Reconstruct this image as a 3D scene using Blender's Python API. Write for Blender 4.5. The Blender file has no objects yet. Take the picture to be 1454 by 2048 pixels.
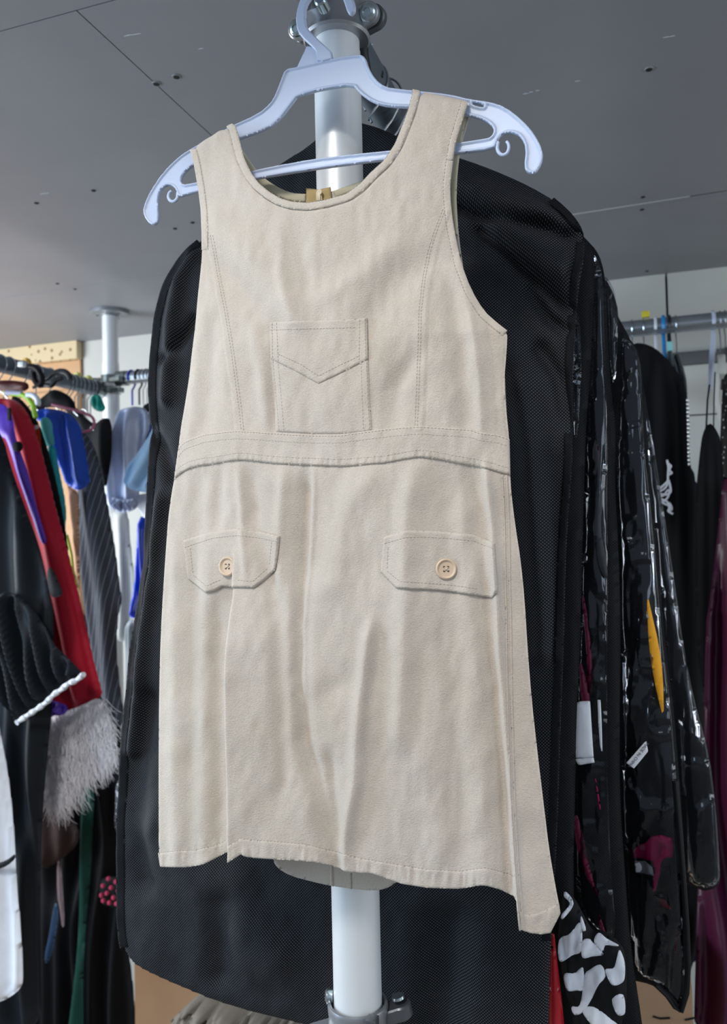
import bpy, math, random
import numpy as np
from mathutils import Vector, Matrix
random.seed(7)
C = bpy.context.scene.collection
W, H, FPX = 1454, 2048, 1616.0
CAMZ = 1.515
# ------------------------------------------------------------------ camera
yaw, pitch, roll = math.radians(18.6), math.radians(1.63), math.radians(1.29)
fh = np.array([-math.sin(yaw), math.cos(yaw), 0.0]); r0 = np.array([math.cos(yaw), math.sin(yaw), 0.0]); zz = np.array([0, 0, 1.0])
fw = fh * math.cos(pitch) + zz * math.sin(pitch)
u0 = zz * math.cos(pitch) - fh * math.sin(pitch)
RR = math.cos(roll) * r0 - math.sin(roll) * u0
UU = math.sin(roll) * r0 + math.cos(roll) * u0
CP = np.array([0, 0, CAMZ])
cam = bpy.data.cameras.new('camera'); co = bpy.data.objects.new('camera', cam); C.objects.link(co)
M = Matrix(((RR[0], UU[0], -fw[0], CP[0]), (RR[1], UU[1], -fw[1], CP[1]), (RR[2], UU[2], -fw[2], CP[2]), (0, 0, 0, 1)))
co.matrix_world = M
cam.sensor_fit = 'VERTICAL'; cam.sensor_height = 36.0; cam.sensor_width = 36.0 * W / H; cam.lens = FPX / H * 36.0
cam.clip_start = 0.02
cam.dof.use_dof = True; cam.dof.focus_distance = 0.74; cam.dof.aperture_fstop = 8.5
bpy.context.scene.camera = co

def onY(px, py, Y):
    """world X, Z where the line of sight of a photo position meets the vertical plane at distance Y"""
    px = np.asarray(px, float); py = np.asarray(py, float); Y = np.asarray(Y, float)
    a = (px - W / 2) / FPX; b = (H / 2 - py) / FPX
    D = fw[None, :] + a.reshape(-1, 1) * RR[None, :] + b.reshape(-1, 1) * UU[None, :]
    t = Y.reshape(-1) / D[:, 1]
    return D[:, 0] * t, CAMZ + D[:, 2] * t
def P(px, py, Y):
    x, z = onY([px], [py], [Y]); return np.array([x[0], Y, z[0]])
def onZ(px, py, Z):
    a = (px - W / 2) / FPX; b = (H / 2 - py) / FPX
    D = fw + a * RR + b * UU; t = (Z - CAMZ) / D[2]; return D * t + CP
def onX(px, py, X):
    a = (px - W / 2) / FPX; b = (H / 2 - py) / FPX
    D = fw + a * RR + b * UU; t = X / D[0]; return D * t + CP
def toPx(X, Y, Z):
    v0 = X; v1 = Y; v2 = Z - CAMZ
    f = v0 * fw[0] + v1 * fw[1] + v2 * fw[2]
    a = (v0 * RR[0] + v1 * RR[1] + v2 * RR[2]) / f; b = (v0 * UU[0] + v1 * UU[1] + v2 * UU[2]) / f
    return W / 2 + a * FPX, H / 2 - b * FPX

# ------------------------------------------------------------------ materials
def srgb(c):
    if isinstance(c, str):
        c = c.lstrip('#'); c = [int(c[i:i + 2], 16) / 255 for i in (0, 2, 4)]
    return tuple([(x / 12.92 if x <= .04045 else ((x + .055) / 1.055) ** 2.4) for x in c]) + (1,)
class NT:
    def __init__(s, name):
        s.m = bpy.data.materials.new(name); s.m.use_nodes = True; s.t = s.m.node_tree
        s.b = s.t.nodes['Principled BSDF']; s.out = s.t.nodes['Material Output']
    def n(s, typ, **kw):
        nd = s.t.nodes.new(typ)
        for k, v in kw.items():
            if k in nd.inputs: nd.inputs[k].default_value = v
            else: setattr(nd, k, v)
        return nd
    def l(s, a, b): s.t.links.new(a, b)
    def coord(s, scale=(1, 1, 1), rot=(0, 0, 0)):
        tc = s.n('ShaderNodeTexCoord'); mp = s.n('ShaderNodeMapping')
        mp.inputs['Scale'].default_value = scale; mp.inputs['Rotation'].default_value = rot
        s.l(tc.outputs['Object'], mp.inputs['Vector']); return mp.outputs['Vector']
    def mix(s, fac, a, b):
        mx = s.n('ShaderNodeMix', data_type='RGBA')
        if hasattr(fac, 'is_linked') or hasattr(fac, 'links'): s.l(fac, mx.inputs[0])
        else: mx.inputs[0].default_value = fac
        for v, i in ((a, 6), (b, 7)):
            if isinstance(v, tuple): mx.inputs[i].default_value = v
            else: s.l(v, mx.inputs[i])
        return mx.outputs[2]
    def math(s, op, a, b=None, clamp=False):
        m = s.n('ShaderNodeMath', operation=op); m.use_clamp = clamp
        for i, v in enumerate((a, b)):
            if v is None: continue
            if isinstance(v, (int, float)): m.inputs[i].default_value = v
            else: s.l(v, m.inputs[i])
        return m.outputs[0]
    def noise(s, vec, scale, detail=3, rough=.5):
        n = s.n('ShaderNodeTexNoise', Scale=scale, Detail=detail, Roughness=rough); s.l(vec, n.inputs['Vector']); return n.outputs['Fac']
    def bump(s, h, strength, dist=.001, prev=None):
        b = s.n('ShaderNodeBump', Strength=strength, Distance=dist); s.l(h, b.inputs['Height'])
        if prev is not None: s.l(prev, b.inputs['Normal'])
        s.l(b.outputs[0], s.b.inputs['Normal']); return b.outputs[0]
    def set(s, col=None, rough=None, metal=None, **kw):
        if col is not None: s.b.inputs['Base Color'].default_value = srgb(col)
        if rough is not None: s.b.inputs['Roughness'].default_value = rough
        if metal is not None: s.b.inputs['Metallic'].default_value = metal
        for k, v in kw.items(): s.b.inputs[k.replace('_', ' ')].default_value = v
        return s
_mc = {}
def cloth(col, rough=.85, bump=.35, scale=900, var=.12, sheen=.0, spec=.25):
    key = ('c', str(col), rough, bump, scale, var, sheen, spec)
    if key in _mc: return _mc[key]
    s = NT('cloth'); s.set(col, rough, 0, Specular_IOR_Level=spec, Sheen_Weight=sheen)
    v = s.coord(); n1 = s.noise(v, scale, 2); n2 = s.noise(v, 35, 3)
    c = srgb(col); d = tuple(x * (1 - var) for x in c[:3]) + (1,); e = tuple(min(1, x * (1 + var)) for x in c[:3]) + (1,)
    s.l(s.mix(n2, d, e), s.b.inputs['Base Color'])
    s.bump(n1, bump, .0006)
    _mc[key] = s.m; return s.m
def plain(col, rough=.5, metal=0, **kw):
    key = ('p', str(col), rough, metal, str(kw))
    if key in _mc: return _mc[key]
    s = NT('plain'); s.set(col, rough, metal, **kw)
    n = s.noise(s.coord(), 120, 3); r = s.n('ShaderNodeMapRange'); s.l(n, r.inputs[0])
    r.inputs[3].default_value = max(0, rough - .06); r.inputs[4].default_value = min(1, rough + .06)
    s.l(r.outputs[0], s.b.inputs['Roughness'])
    _mc[key] = s.m; return s.m
def mk_suede():
    s = NT('beige_suede'); s.set('#cbc0b4', .95, 0, Specular_IOR_Level=.1, Sheen_Weight=.25, Sheen_Roughness=.5)
    v = s.coord(); v2 = s.coord((1, 1, 1.6))
    big = s.noise(v, 9, 3); mid = s.noise(v, 60, 3); fine = s.noise(v2, 520, 3, .65); fine2 = s.noise(v, 1500, 2)
    c1 = s.mix(big, srgb('#b3a491'), srgb('#c9bfb5'))
    r = s.n('ShaderNodeMapRange'); s.l(mid, r.inputs[0]); r.inputs[1].default_value = .35; r.inputs[2].default_value = .65
    r.inputs[3].default_value = 0; r.inputs[4].default_value = .35
    c2 = s.mix(r.outputs[0], c1, srgb('#b8afa3'))
    r2 = s.n('ShaderNodeMapRange'); s.l(fine, r2.inputs[0]); r2.inputs[1].default_value = .35; r2.inputs[2].default_value = .65
    r2.inputs[3].default_value = 0; r2.inputs[4].default_value = .3
    s.l(s.mix(r2.outputs[0], c2, srgb('#dad0c2')), s.b.inputs['Base Color'])
    b = s.bump(fine, .6, .0012); s.bump(fine2, .5, .0007, b)
    return s.m
def mk_nonwoven(col='#040507', dot='#4a4c52', pitch_=.0034, rough=.75):
    s = NT('nonwoven'); s.set(col, rough, 0, Specular_IOR_Level=.2)
    v = s.coord()
    sp = s.n('ShaderNodeSeparateXYZ'); s.l(v, sp.inputs[0])
    k = 2 * math.pi / pitch_
    a = s.math('SINE', s.math('MULTIPLY', sp.outputs[0], k)); b = s.math('SINE', s.math('MULTIPLY', sp.outputs[2], k))
    h = s.math('MULTIPLY', a, b)
    f = s.math('GREATER_THAN', h, .28)
    n = s.noise(s.coord(), 25, 3); f2 = s.math('MULTIPLY', f, s.math('MULTIPLY_ADD', n, 1.0))
    f2.node.inputs[2].default_value = 0
    s.l(s.mix(f2, srgb(col), srgb(dot)), s.b.inputs['Base Color'])
    s.bump(h, .5, .0004)
    return s.m
def mk_vinyl():
    m = bpy.data.materials.new('clear_vinyl'); m.use_nodes = True; t = m.node_tree
    for n in list(t.nodes): t.nodes.remove(n)
    out = t.nodes.new('ShaderNodeOutputMaterial'); tr = t.nodes.new('ShaderNodeBsdfTransparent'); gl = t.nodes.new('ShaderNodeBsdfGlossy')
    mx = t.nodes.new('ShaderNodeMixShader'); fr = t.nodes.new('ShaderNodeFresnel'); fr.inputs[0].default_value = 1.33
    tr.inputs[0].default_value = (.8, .8, .82, 1); gl.inputs[0].default_value = (.9, .95, 1, 1); gl.inputs['Roughness'].default_value = .09
    tc = t.nodes.new('ShaderNodeTexCoord'); mp = t.nodes.new('ShaderNodeMapping'); mp.inputs['Scale'].default_value = (1.6, 1, .3)
    n = t.nodes.new('ShaderNodeTexNoise'); n.inputs['Scale'].default_value = 24; n.inputs['Detail'].default_value = 2; n.inputs['Distortion'].default_value = .5
    b = t.nodes.new('ShaderNodeBump'); b.inputs['Strength'].default_value = .7; b.inputs['Distance'].default_value = .007
    L = t.links.new
    L(tc.outputs['Object'], mp.inputs[0]); L(mp.outputs[0], n.inputs['Vector']); L(n.outputs[0], b.inputs['Height'])
    L(b.outputs[0], gl.inputs['Normal']); L(b.outputs[0], fr.inputs['Normal'])
    L(fr.outputs[0], mx.inputs[0]); L(tr.outputs[0], mx.inputs[1]); L(gl.outputs[0], mx.inputs[2]); L(mx.outputs[0], out.inputs[0])
    return m
def mk_stripes(cols, pitch_, axis=0, duty=.5, rough=.8, rot=0, distort=0):
    s = NT('striped_cloth'); s.set(cols[0], rough, 0, Specular_IOR_Level=.25)
    v = s.coord((1, 1, 1), (0, rot, 0)); sp = s.n('ShaderNodeSeparateXYZ'); s.l(v, sp.inputs[0])
    x = sp.outputs[axis]
    if distort:
        nn = s.noise(s.coord(), 9, 1); x = s.math('ADD', x, s.math('MULTIPLY', nn, distort))
    f = s.math('FRACT', s.math('MULTIPLY', x, 1 / pitch_)); g = s.math('GREATER_THAN', f, duty)
    s.l(s.mix(g, srgb(cols[0]), srgb(cols[1])), s.b.inputs['Base Color'])
    s.bump(s.noise(s.coord(), 900, 2), .2, .0005); return s.m
def mk_dots(base, dot, scale, thr, rough=.6, dotrough=.2):
    s = NT('dotted_cloth'); s.set(base, rough, 0)
    vo = s.n('ShaderNodeTexVoronoi', Scale=scale); s.l(s.coord(), vo.inputs['Vector'])
    f = s.math('LESS_THAN', vo.outputs['Distance'], thr)
    s.l(s.mix(f, srgb(base), srgb(dot)), s.b.inputs['Base Color']); return s.m
def mk_wood(col1, col2):
    s = NT('pine_wood'); s.set(col1, .7)
    v = s.coord((1.2, 6, 14)); n = s.noise(v, 6, 4); n2 = s.noise(s.coord((3, 40, 160)), 3, 3)
    c = s.mix(n, srgb(col1), srgb(col2)); s.l(s.mix(s.math('MULTIPLY', n2, .3), c, srgb('#a9764a')), s.b.inputs['Base Color'])
    s.bump(n2, .2, .001); return s.m
def mk_board(c1, c2, rough=.55, scale=3):
    s = NT('painted_board'); s.set(c1, rough, 0, Specular_IOR_Level=.3)
    n = s.noise(s.coord(), scale, 4, .6); r = s.n('ShaderNodeMapRange'); s.l(n, r.inputs[0]); r.inputs[1].default_value = .3; r.inputs[2].default_value = .7
    s.l(s.mix(r.outputs[0], srgb(c1), srgb(c2)), s.b.inputs['Base Color'])
    s.bump(s.noise(s.coord(), 300, 3), .15, .0006); return s.m

# ------------------------------------------------------------------ objects
def tag(o, label=None, cat=None, group=None, kind=None):
    if label: o['label'] = label
    if cat: o['category'] = cat
    if group: o['group'] = group
    if kind: o['kind'] = kind
    return o
def thing(name, loc, label, cat, group=None):
    o = bpy.data.objects.new(name, None); o.empty_display_size = .05; C.objects.link(o); o.location = [float(x) for x in loc]
    return tag(o, label, cat, group)
def link(name, V, F, mat, parent=None, loc=None, smooth=True):
    V = np.asarray(V, float)
    if parent is not None:
        off = np.zeros(3); p = parent
        while p is not None: off += np.array(p.location); p = p.parent
        l = off
    else:
        l = np.array(loc if loc is not None else [V[:, 0].mean(), V[:, 1].mean(), V[:, 2].min()], float)
    me = bpy.data.meshes.new(name); me.from_pydata((V - l).tolist(), [], [list(map(int, f)) for f in F]); me.update()
    if smooth: me.polygons.foreach_set('use_smooth', [True] * len(me.polygons))
    me.materials.append(mat)
    o = bpy.data.objects.new(name, me); C.objects.link(o)
    if parent is not None: o.parent = parent
    else: o.location = l
    return o
class MB:
    """collects shapes in world coordinates into one mesh"""
    def __init__(s): s.v = []; s.f = []; s.n = 0
    def add(s, V, F):
        s.v.append(np.asarray(V, float)); s.f += [[i + s.n for i in f] for f in F]; s.n += len(V)
    def build(s, name, mat, parent=None, loc=None, smooth=True, sharp=40):
        o = link(name, np.vstack(s.v), s.f, mat, parent, loc, smooth)
        if smooth and sharp: o.data.set_sharp_from_angle(angle=math.radians(sharp))
        return o
    def box(s, lo, hi, bev=0):
        lo = np.array(lo, float); hi = np.array(hi, float)
        if bev <= 0:
            V = [(x, y, z) for x in (lo[0], hi[0]) for y in (lo[1], hi[1]) for z in (lo[2], hi[2])]
            F = [(0, 1, 3, 2), (4, 6, 7, 5), (0, 4, 5, 1), (2, 3, 7, 6), (0, 2, 6, 4), (1, 5, 7, 3)]
            s.add(V, F); return s
        import bmesh
        bm = bmesh.new(); bmesh.ops.create_cube(bm, size=1)
        for v in bm.verts: v.co = Vector([float((lo[i] + hi[i]) / 2 + v.co[i] * (hi[i] - lo[i])) for i in range(3)])
        bmesh.ops.bevel(bm, geom=bm.edges[:], offset=bev, segments=2, affect='EDGES', profile=.5)
        bm.verts.index_update(); s.add([tuple(v.co) for v in bm.verts], [[v.index for v in f.verts] for f in bm.faces]); bm.free(); return s
    def tube(s, pts, r, seg=12, caps=True, flat=1.0, up=None):
        pts = np.asarray(pts, float); n = len(pts); r = np.broadcast_to(np.asarray(r, float), (n,))
        T = np.gradient(pts, axis=0); T /= np.linalg.norm(T, axis=1)[:, None] + 1e-12
        a = np.array(up if up is not None else ([0, 0, 1.0] if abs(T[0][2]) < .9 else [0, 1.0, 0]))
        V = []; N = a - T[0] * a.dot(T[0]); N /= np.linalg.norm(N)
        for i in range(n):
            N = N - T[i] * N.dot(T[i]); N /= np.linalg.norm(N) + 1e-12; B = np.cross(T[i], N)
            for k in range(seg):
                an = 2 * math.pi * k / seg; V.append(pts[i] + r[i] * (math.cos(an) * N + flat * math.sin(an) * B))
        F = [(i * seg + k, i * seg + (k + 1) % seg, (i + 1) * seg + (k + 1) % seg, (i + 1) * seg + k) for i in range(n - 1) for k in range(seg)]
        if caps: F += [list(range(seg))[::-1], [(n - 1) * seg + k for k in range(seg)]]
        s.add(V, F); return s
    def lathe(s, c, axis, prof, seg=32):
        """prof: (radius, distance along axis)"""
        c = np.array(c, float); ax = np.array(axis, float); ax /= np.linalg.norm(ax)
        a = np.array([0, 0, 1.0]) if abs(ax[2]) < .9 else np.array([1.0, 0, 0]); N = a - ax * a.dot(ax); N /= np.linalg.norm(N); B = np.cross(ax, N)
        V = []
        for r, h in prof:
            for k in range(seg):
                an = 2 * math.pi * k / seg; V.append(c + ax * h + r * (math.cos(an) * N + math.sin(an) * B))
        n = len(prof)
        F = [(i * seg + k, i * seg + (k + 1) % seg, (i + 1) * seg + (k + 1) % seg, (i + 1) * seg + k) for i in range(n - 1) for k in range(seg)]
        F += [list(range(seg))[::-1], [(n - 1) * seg + k for k in range(seg)]]
        s.add(V, F); return s

# ------------------------------------------------------------------ smooth noise for cloth
def vnoise(x, y, seed=0):
    rs = np.random.RandomState(seed); T = rs.rand(64, 64)
    xi = np.floor(x).astype(int); yi = np.floor(y).astype(int); fx = x - xi; fy = y - yi
    fx = fx * fx * (3 - 2 * fx); fy = fy * fy * (3 - 2 * fy)
    g = lambda a, b: T[a % 64, b % 64]
    return (g(xi, yi) * (1 - fx) + g(xi + 1, yi) * fx) * (1 - fy) + (g(xi, yi + 1) * (1 - fx) + g(xi + 1, yi + 1) * fx) * fy - .5
def sstep(t): t = np.clip(t, 0, 1); return t * t * (3 - 2 * t)

def chaikin(p, it=1):
    p = np.asarray(p, float)
    for _ in range(it):
        q = np.roll(p, -1, 0); p = np.stack([p * .75 + q * .25, p * .25 + q * .75], 1).reshape(-1, 2)
    return p
def catmull(p, n=5):
    p = np.asarray(p, float); out = []; N = len(p)
    for i in range(N):
        a, b, c, d = p[i - 1], p[i], p[(i + 1) % N], p[(i + 2) % N]
        for k in range(n):
            t = k / n; out.append(.5 * ((2 * b) + (c - a) * t + (2 * a - 5 * b + 4 * c - d) * t * t + (3 * b - a - 3 * c + d) * t ** 3))
    return np.array(out)
def densify(p, m):
    out = []
    for a, b in zip(p, np.roll(p, -1, 0)):
        n = max(1, int(math.ceil(np.linalg.norm(b - a) / m)))
        for i in range(n): out.append(a + (b - a) * i / n)
    return np.array(out)
def gridmesh(loops, step):
    """loops of (x,z) metres; returns verts, faces, distance to edge, boundary edges"""
    allp = np.vstack(loops); lo = allp.min(0) - step * 1.3; hi = allp.max(0) + step * 1.3
    nx = int((hi[0] - lo[0]) / step) + 2; nz = int((hi[1] - lo[1]) / step) + 2
    X, Z = np.meshgrid(lo[0] + np.arange(nx) * step, lo[1] + np.arange(nz) * step)
    X = X.ravel(); Z = Z.ravel(); ins = np.zeros(len(X), bool); D = np.full(len(X), 1e9); NX = X.copy(); NZ = Z.copy()
    for lp in loops:
        lp2 = np.roll(lp, -1, 0)
        for (ax, az), (bx, bz) in zip(lp, lp2):
            if az != bz:
                c = ((az > Z) != (bz > Z)); c &= X < (bx - ax) * (Z - az) / (bz - az) + ax; ins ^= c
            dx, dz = bx - ax, bz - az; L = dx * dx + dz * dz
            if L < 1e-14: continue
            t = np.clip(((X - ax) * dx + (Z - az) * dz) / L, 0, 1); qx = ax + t * dx; qz = az + t * dz
            d = (X - qx) ** 2 + (Z - qz) ** 2; m = d < D; D[m] = d[m]; NX[m] = qx[m]; NZ[m] = qz[m]
    D = np.sqrt(D); keep = ins | (D < .56 * step); snap = D < .56 * step
    X = np.where(snap, NX, X); Z = np.where(snap, NZ, Z); D = np.where(snap, 0, D)
    idx = np.arange(nx * nz).reshape(nz, nx); a = idx[:-1, :-1].ravel(); b = idx[:-1, 1:].ravel(); c = idx[1:, 1:].ravel(); d = idx[1:, :-1].ravel()
    ks = keep[a].astype(int) + keep[b] + keep[c] + keep[d]
    core = ins
    q = np.stack([a, b, c, d], 1); faces = []
    has = core[a] | core[b] | core[c] | core[d]
    full = q[(ks == 4) & has]; faces = full.tolist()
    for row in q[(ks == 3) & has]:
        faces.append([int(v) for v in row if keep[v]])
    used = np.unique(np.concatenate([np.array(f) for f in faces])) if len(faces) < 50 else np.unique(np.concatenate([full.ravel()] + [np.array(f) for f in faces[len(full):]]))
    mp = -np.ones(len(X), int); mp[used] = np.arange(len(used))
    faces = [[int(mp[v]) for v in f] for f in faces]
    cnt = {}
    for f in faces:
        for i in range(len(f)):
            e = (f[i], f[(i + 1) % len(f)])
            if (e[1], e[0]) in cnt: cnt.pop((e[1], e[0]))
            else: cnt[e] = 1
    return X[used], Z[used], faces, D[used], list(cnt.keys())
def conv(pts, Y, surf=None):
    """photo outline -> (x,z) on the plane Y, or on the surface Y - surf(x,z)"""
    pts = np.asarray(pts, float); x, z = onY(pts[:, 0], pts[:, 1], np.full(len(pts), Y))
    if surf is not None:
        for _ in range(4): x, z = onY(pts[:, 0], pts[:, 1], Y - surf(x, z))
    return np.stack([x, z], 1)
def sheet(name, polys, Y, step, ff, fb, mat, parent=None, loc=None, ck=1, surf=None, metric=False, dens=12):
    """solid cloth-like piece: front pushed ff(x,z,d) towards the viewer side, back pushed fb(x,z,d) away"""
    loops = []
    for p in polys:
        p = np.asarray(p, float)
        if ck == 'c': p = catmull(p)
        elif ck: p = chaikin(p, ck)
        if metric: loops.append(p)
        else: loops.append(conv(densify(p, dens) if surf is not None else p, Y, surf))
    X, Z, F, D, E = gridmesh(loops, step)
    n = len(X); yf = Y - ff(X, Z, D); yb = Y + fb(X, Z, D)
    V = np.concatenate([np.stack([X, yf, Z], 1), np.stack([X, yb, Z], 1)])
    faces = F + [[i + n for i in reversed(f)] for f in F] + [[b, a, a + n, b + n] for a, b in E]
    return link(name, V, faces, mat, parent, loc)
def dome(t, r):
    return lambda d: t * np.sqrt(np.clip(1 - (1 - np.clip(d / r, 0, 1)) ** 2, 0, 1))
# ================================================================== the room
CEIL = 2.2
YB = 2.31
XL, XR, YF = -2.75, 2.3, .28
m_ceil = mk_board('#94969c', '#8a8c92', .5, 2.2); m_wall = mk_board('#cccbc4', '#bfbfb8', .6, 2)
m_dark = plain('#17181a', .9); m_lite = plain('#d4d6d8', .6)
# ceiling: grey boards with open joints
mb = MB()
g = .0018
S1, S2, XS = .857, 1.805, -.664
xs_near = [XL, -1.45, XR]
def boards(xs, y0, y1):
    for a, b in zip(xs[:-1], xs[1:]): mb.box((a + g / 2, y0 + g / 2, CEIL), (b - g / 2, y1 - g / 2, CEIL + .012))
boards([XL, -1.884, -.664, XR], S1, S2)
boards([XL, XR], YF, S1)
boards([XL, XR], S2, YB + .02)
mb.box((XL, YF, CEIL + .013), (XR, YB + .02, CEIL + .03))
ceiling = mb.build('ceiling', m_ceil, loc=(0, 0, CEIL)); tag(ceiling, kind='structure')
def child_struct(o): return o
m_joint = plain('#c9cdd0', .5)
def joint(px0, py0, px1, py1, w, mat, name='joint_strip'):
    a = onZ(px0, py0, CEIL - .0006); b = onZ(px1, py1, CEIL - .0006); d = b - a; d /= np.linalg.norm(d); q = np.array([-d[1], d[0], 0]) * w / 2
    V = [a - q, b - q * .4, b + q * .4, a + q]; V2 = [v + np.array([0, 0, .001]) for v in V]
    return link(name, V + V2, [(0, 1, 2, 3), (7, 6, 5, 4), (0, 4, 5, 1), (1, 5, 6, 2), (2, 6, 7, 3), (3, 7, 4, 0)], mat, ceiling, smooth=False)
joint(1139, 430.5, 1380, 393, .0042, m_joint)
joint(0, 595, 150, 578, .003, plain('#8d9096', .6))
joint(1380, 393, 1454, 381.5, .0022, m_dark)
def screw(px, py, r, lite=True):
    c = onZ(px, py, CEIL); m = MB()
    m.lathe(c + [0, 0, -.0012], (0, 0, 1), [(r, 0), (r * 1.05, .0012), (r * .2, .0013)], 18)
    o = m.build('screw_rim' if False else 'screw', plain('#8d9092', .5) if lite else m_dark, ceiling)
    m = MB(); m.lathe(c + [0, 0, -.0016], (0, 0, 1), [(r * .72, 0), (r * .72, .0006)], 16); m.build('recess', m_dark, o)
for x, y in ((313, 167), (353, 153), (1298, 138)): screw(x, y, .0065)
for x, y in ((187, 381), (385, 445), (350, 457), (115, 567), (73, 406), (1286, 394), (1284, 419), (1294, 542), (150, 578)): screw(x, y, .0042, False)
# scuffs of bare plaster on the ceiling
mb = MB()
for x, y, r, s in ((88, 387, .006, 1), (258, 70, .005, 2), (273, 68, .004, 3), (1052, 187, .003, 4), (1062, 184, .002, 5), (1155, 162, .0025, 6), (1333, 74, .003, 7), (1345, 72, .0022, 8), (742, 89, .002, 9), (402, 97, .0025, 10), (1075, 181, .002, 11)):
    c = onZ(x, y, CEIL - .0004); mb.tube([c - [r * 1.6, 0, 0], c, c + [r * 1.6, r * .3, 0]], [.0004, .0008, .0004], 6)
mb.build('scuff_mark', m_joint, ceiling)
# back wall: pale boards with a dark joint, timber framing at its left end
XJ = P(1332, 543, YB)[0]; XW = P(165, 680, YB)[0]
mb = MB()
zj = P(1410, 829, YB)[2]
mb.box((XW, YB, zj + .002), (XJ - .003, YB + .02, CEIL)); mb.box((XJ + .003, YB, zj + .002), (XR, YB + .02, CEIL))
mb.box((XW, YB, 0), (XJ - .003, YB + .02, zj - .002)); mb.box((XJ + .003, YB, 0), (XR, YB + .02, zj - .002))
wall = mb.build('wall_back', m_wall, loc=(0, YB, 0)); tag(wall, kind='structure')
mb = MB(); mb.box((XL, YB + .021, 0), (XR, YB + .04, CEIL)); mb.build('backing_board', m_dark, wall)
zc = P(1420, 712, YB - .02)[2]
mb = MB(); mb.box((P(1330, 712, YB)[0], YB - .02, zc - .017), (XR, YB, zc + .017), .002)
tag(mb.build('trim_1', plain('#5c5d5e', .7)), kind='structure')
m_pine = mk_wood('#e8c39a', '#d9a878'); m_osb = mk_dots('#dcc7a0', '#8f7450', 38, .22, .8, .8)
mb = MB(); mb.box((XL, YB - .03, CEIL - .062), (XW - .002, YB, CEIL - .001)); t = tag(mb.build('trim_2', m_osb), kind='structure')
for i, (a, b, dpt, nm) in enumerate(((.064, .165, .012, 'trim_3'), (.169, .42, .03, 'trim_4'), (.424, .8, .03, 'trim_5'), (.804, 1.3, .03, 'trim_6'), (1.3, 2.2, .03, 'trim_7'))):
    mb = MB(); mb.box((XL, YB - dpt, CEIL - b), (XW - .002, YB, CEIL - a), .002); tag(mb.build(nm, m_pine), kind='structure')
m_side = mk_board('#8b8c8d', '#7d7e80')
mb = MB(); mb.box((XL - .03, YF, 0), (XL, YB + .04, CEIL)); tag(mb.build('wall_left', m_side), kind='structure')
mb = MB(); mb.box((XR, YF, 0), (XR + .03, YB + .04, CEIL)); tag(mb.build('wall_right', m_side), kind='structure')
mb = MB(); mb.box((XL, YF, -.03), (XR, YB + .04, 0)); tag(mb.build('floor', mk_board('#8f887d', '#7d766c', .6)), kind='structure')

# ================================================================== steel tube rack
m_pole = plain('#e6e9eb', .4, .3, Specular_IOR_Level=.5); m_cast = plain('#a2a4a8', .36, .75); m_castd = plain('#66686c', .35, .7); m_zinc = plain('#b9c6c9', .25, .95)
m_rail = plain('#a9b0b6', .3, .8); m_railk = plain('#5d6670', .45, .4)
XP, YP = -.279, .7765
pole = thing('support_pole', (XP, YP, 0), 'white steel support pole standing right behind the beige dress', 'pole')
mb = MB(); mb.lathe((XP, YP, 0), (0, 0, 1), [(.0242, 0), (.0242, 1.515 + .5)], 48); mb.build('lower_tube', m_pole, pole)
mb = MB(); mb.lathe((XP, YP, 1.9), (0, 0, 1), [(.0236, 0), (.0236, CEIL - 1.9 - .006)], 48); mb.build('upper_tube', m_pole, pole)
mb = MB(); mb.lathe((XP, YP, CEIL - .008), (0, 0, 1), [(.02, 0), (.058, .001), (.058, .0075)], 40); mb.build('ceiling_flange', m_cast, pole)
mb = MB(); mb.lathe((XP, YP, 0), (0, 0, 1), [(.06, .0005), (.06, .006), (.03, .03), (.025, .03)], 40); mb.build('floor_flange', m_cast, pole)
# top clamp
zt = P(675, 90, YP)[2]
tc = MB()
tc.lathe((XP, YP, zt + .002), (0, 0, 1), [(.0245, 0), (.033, .0005), (.035, .003), (.034, .006), (.0325, .010), (.033, .03), (.029, .06), (.0245, .066)], 48)
clamp = tc.build('clamp', m_cast, pole)
# the tee body that takes the rail, in front and above
mb = MB(); c0 = P(646, 6, YP - .03)
mb.lathe((XP - .012, YP - .047, c0[2] + .02), (.12, 1, 0), [(.012, 0), (.020, .002), (.0235, .010), (.0245, .04), (.0245, .09)], 32); mb.build('clamp_body', m_castd, clamp)
pc = P(642, 2, YP - .05)
mb = MB(); mb.lathe(pc, (0, -1, .1), [(.0065, -.01), (.0065, .002), (.005, .0035), (.0, .0035)], 20); mb.build('pin', m_zinc, clamp)
def capsule(mb, a, b, r, axis, th, bev=.0015, seg=20):
    """stadium plate from a to b, thickness th along axis"""
    a = np.array(a, float); b = np.array(b, float); ax = np.array(axis, float); ax /= np.linalg.norm(ax)
    u = b - a; u -= ax * u.dot(ax); L = np.linalg.norm(u); u /= L; v = np.cross(ax, u)
    out = []
    for k in range(seg + 1):
        an = math.pi / 2 + math.pi * k / seg; out.append((math.cos(an), math.sin(an), 0))
    for k in range(seg + 1):
        an = -math.pi / 2 + math.pi * k / seg; out.append((math.cos(an), math.sin(an), 1))
    V = []; rows = [(r - bev, 0), (r, bev), (r, th - bev), (r - bev, th)]
    for rr, h in rows:
        for cx, cy, e in out: V.append((b if e else a) + u * cx * rr + v * cy * rr + ax * h)
    n = len(out); F = [(i * n + k, i * n + (k + 1) % n, (i + 1) * n + (k + 1) % n, (i + 1) * n + k) for i in range(3) for k in range(n)]
    F += [list(range(n))[::-1], [3 * n + k for k in range(n)]]
    mb.add(V, F)
axu = (-.15, .55, .83)   # bolts look forward and down
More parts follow.
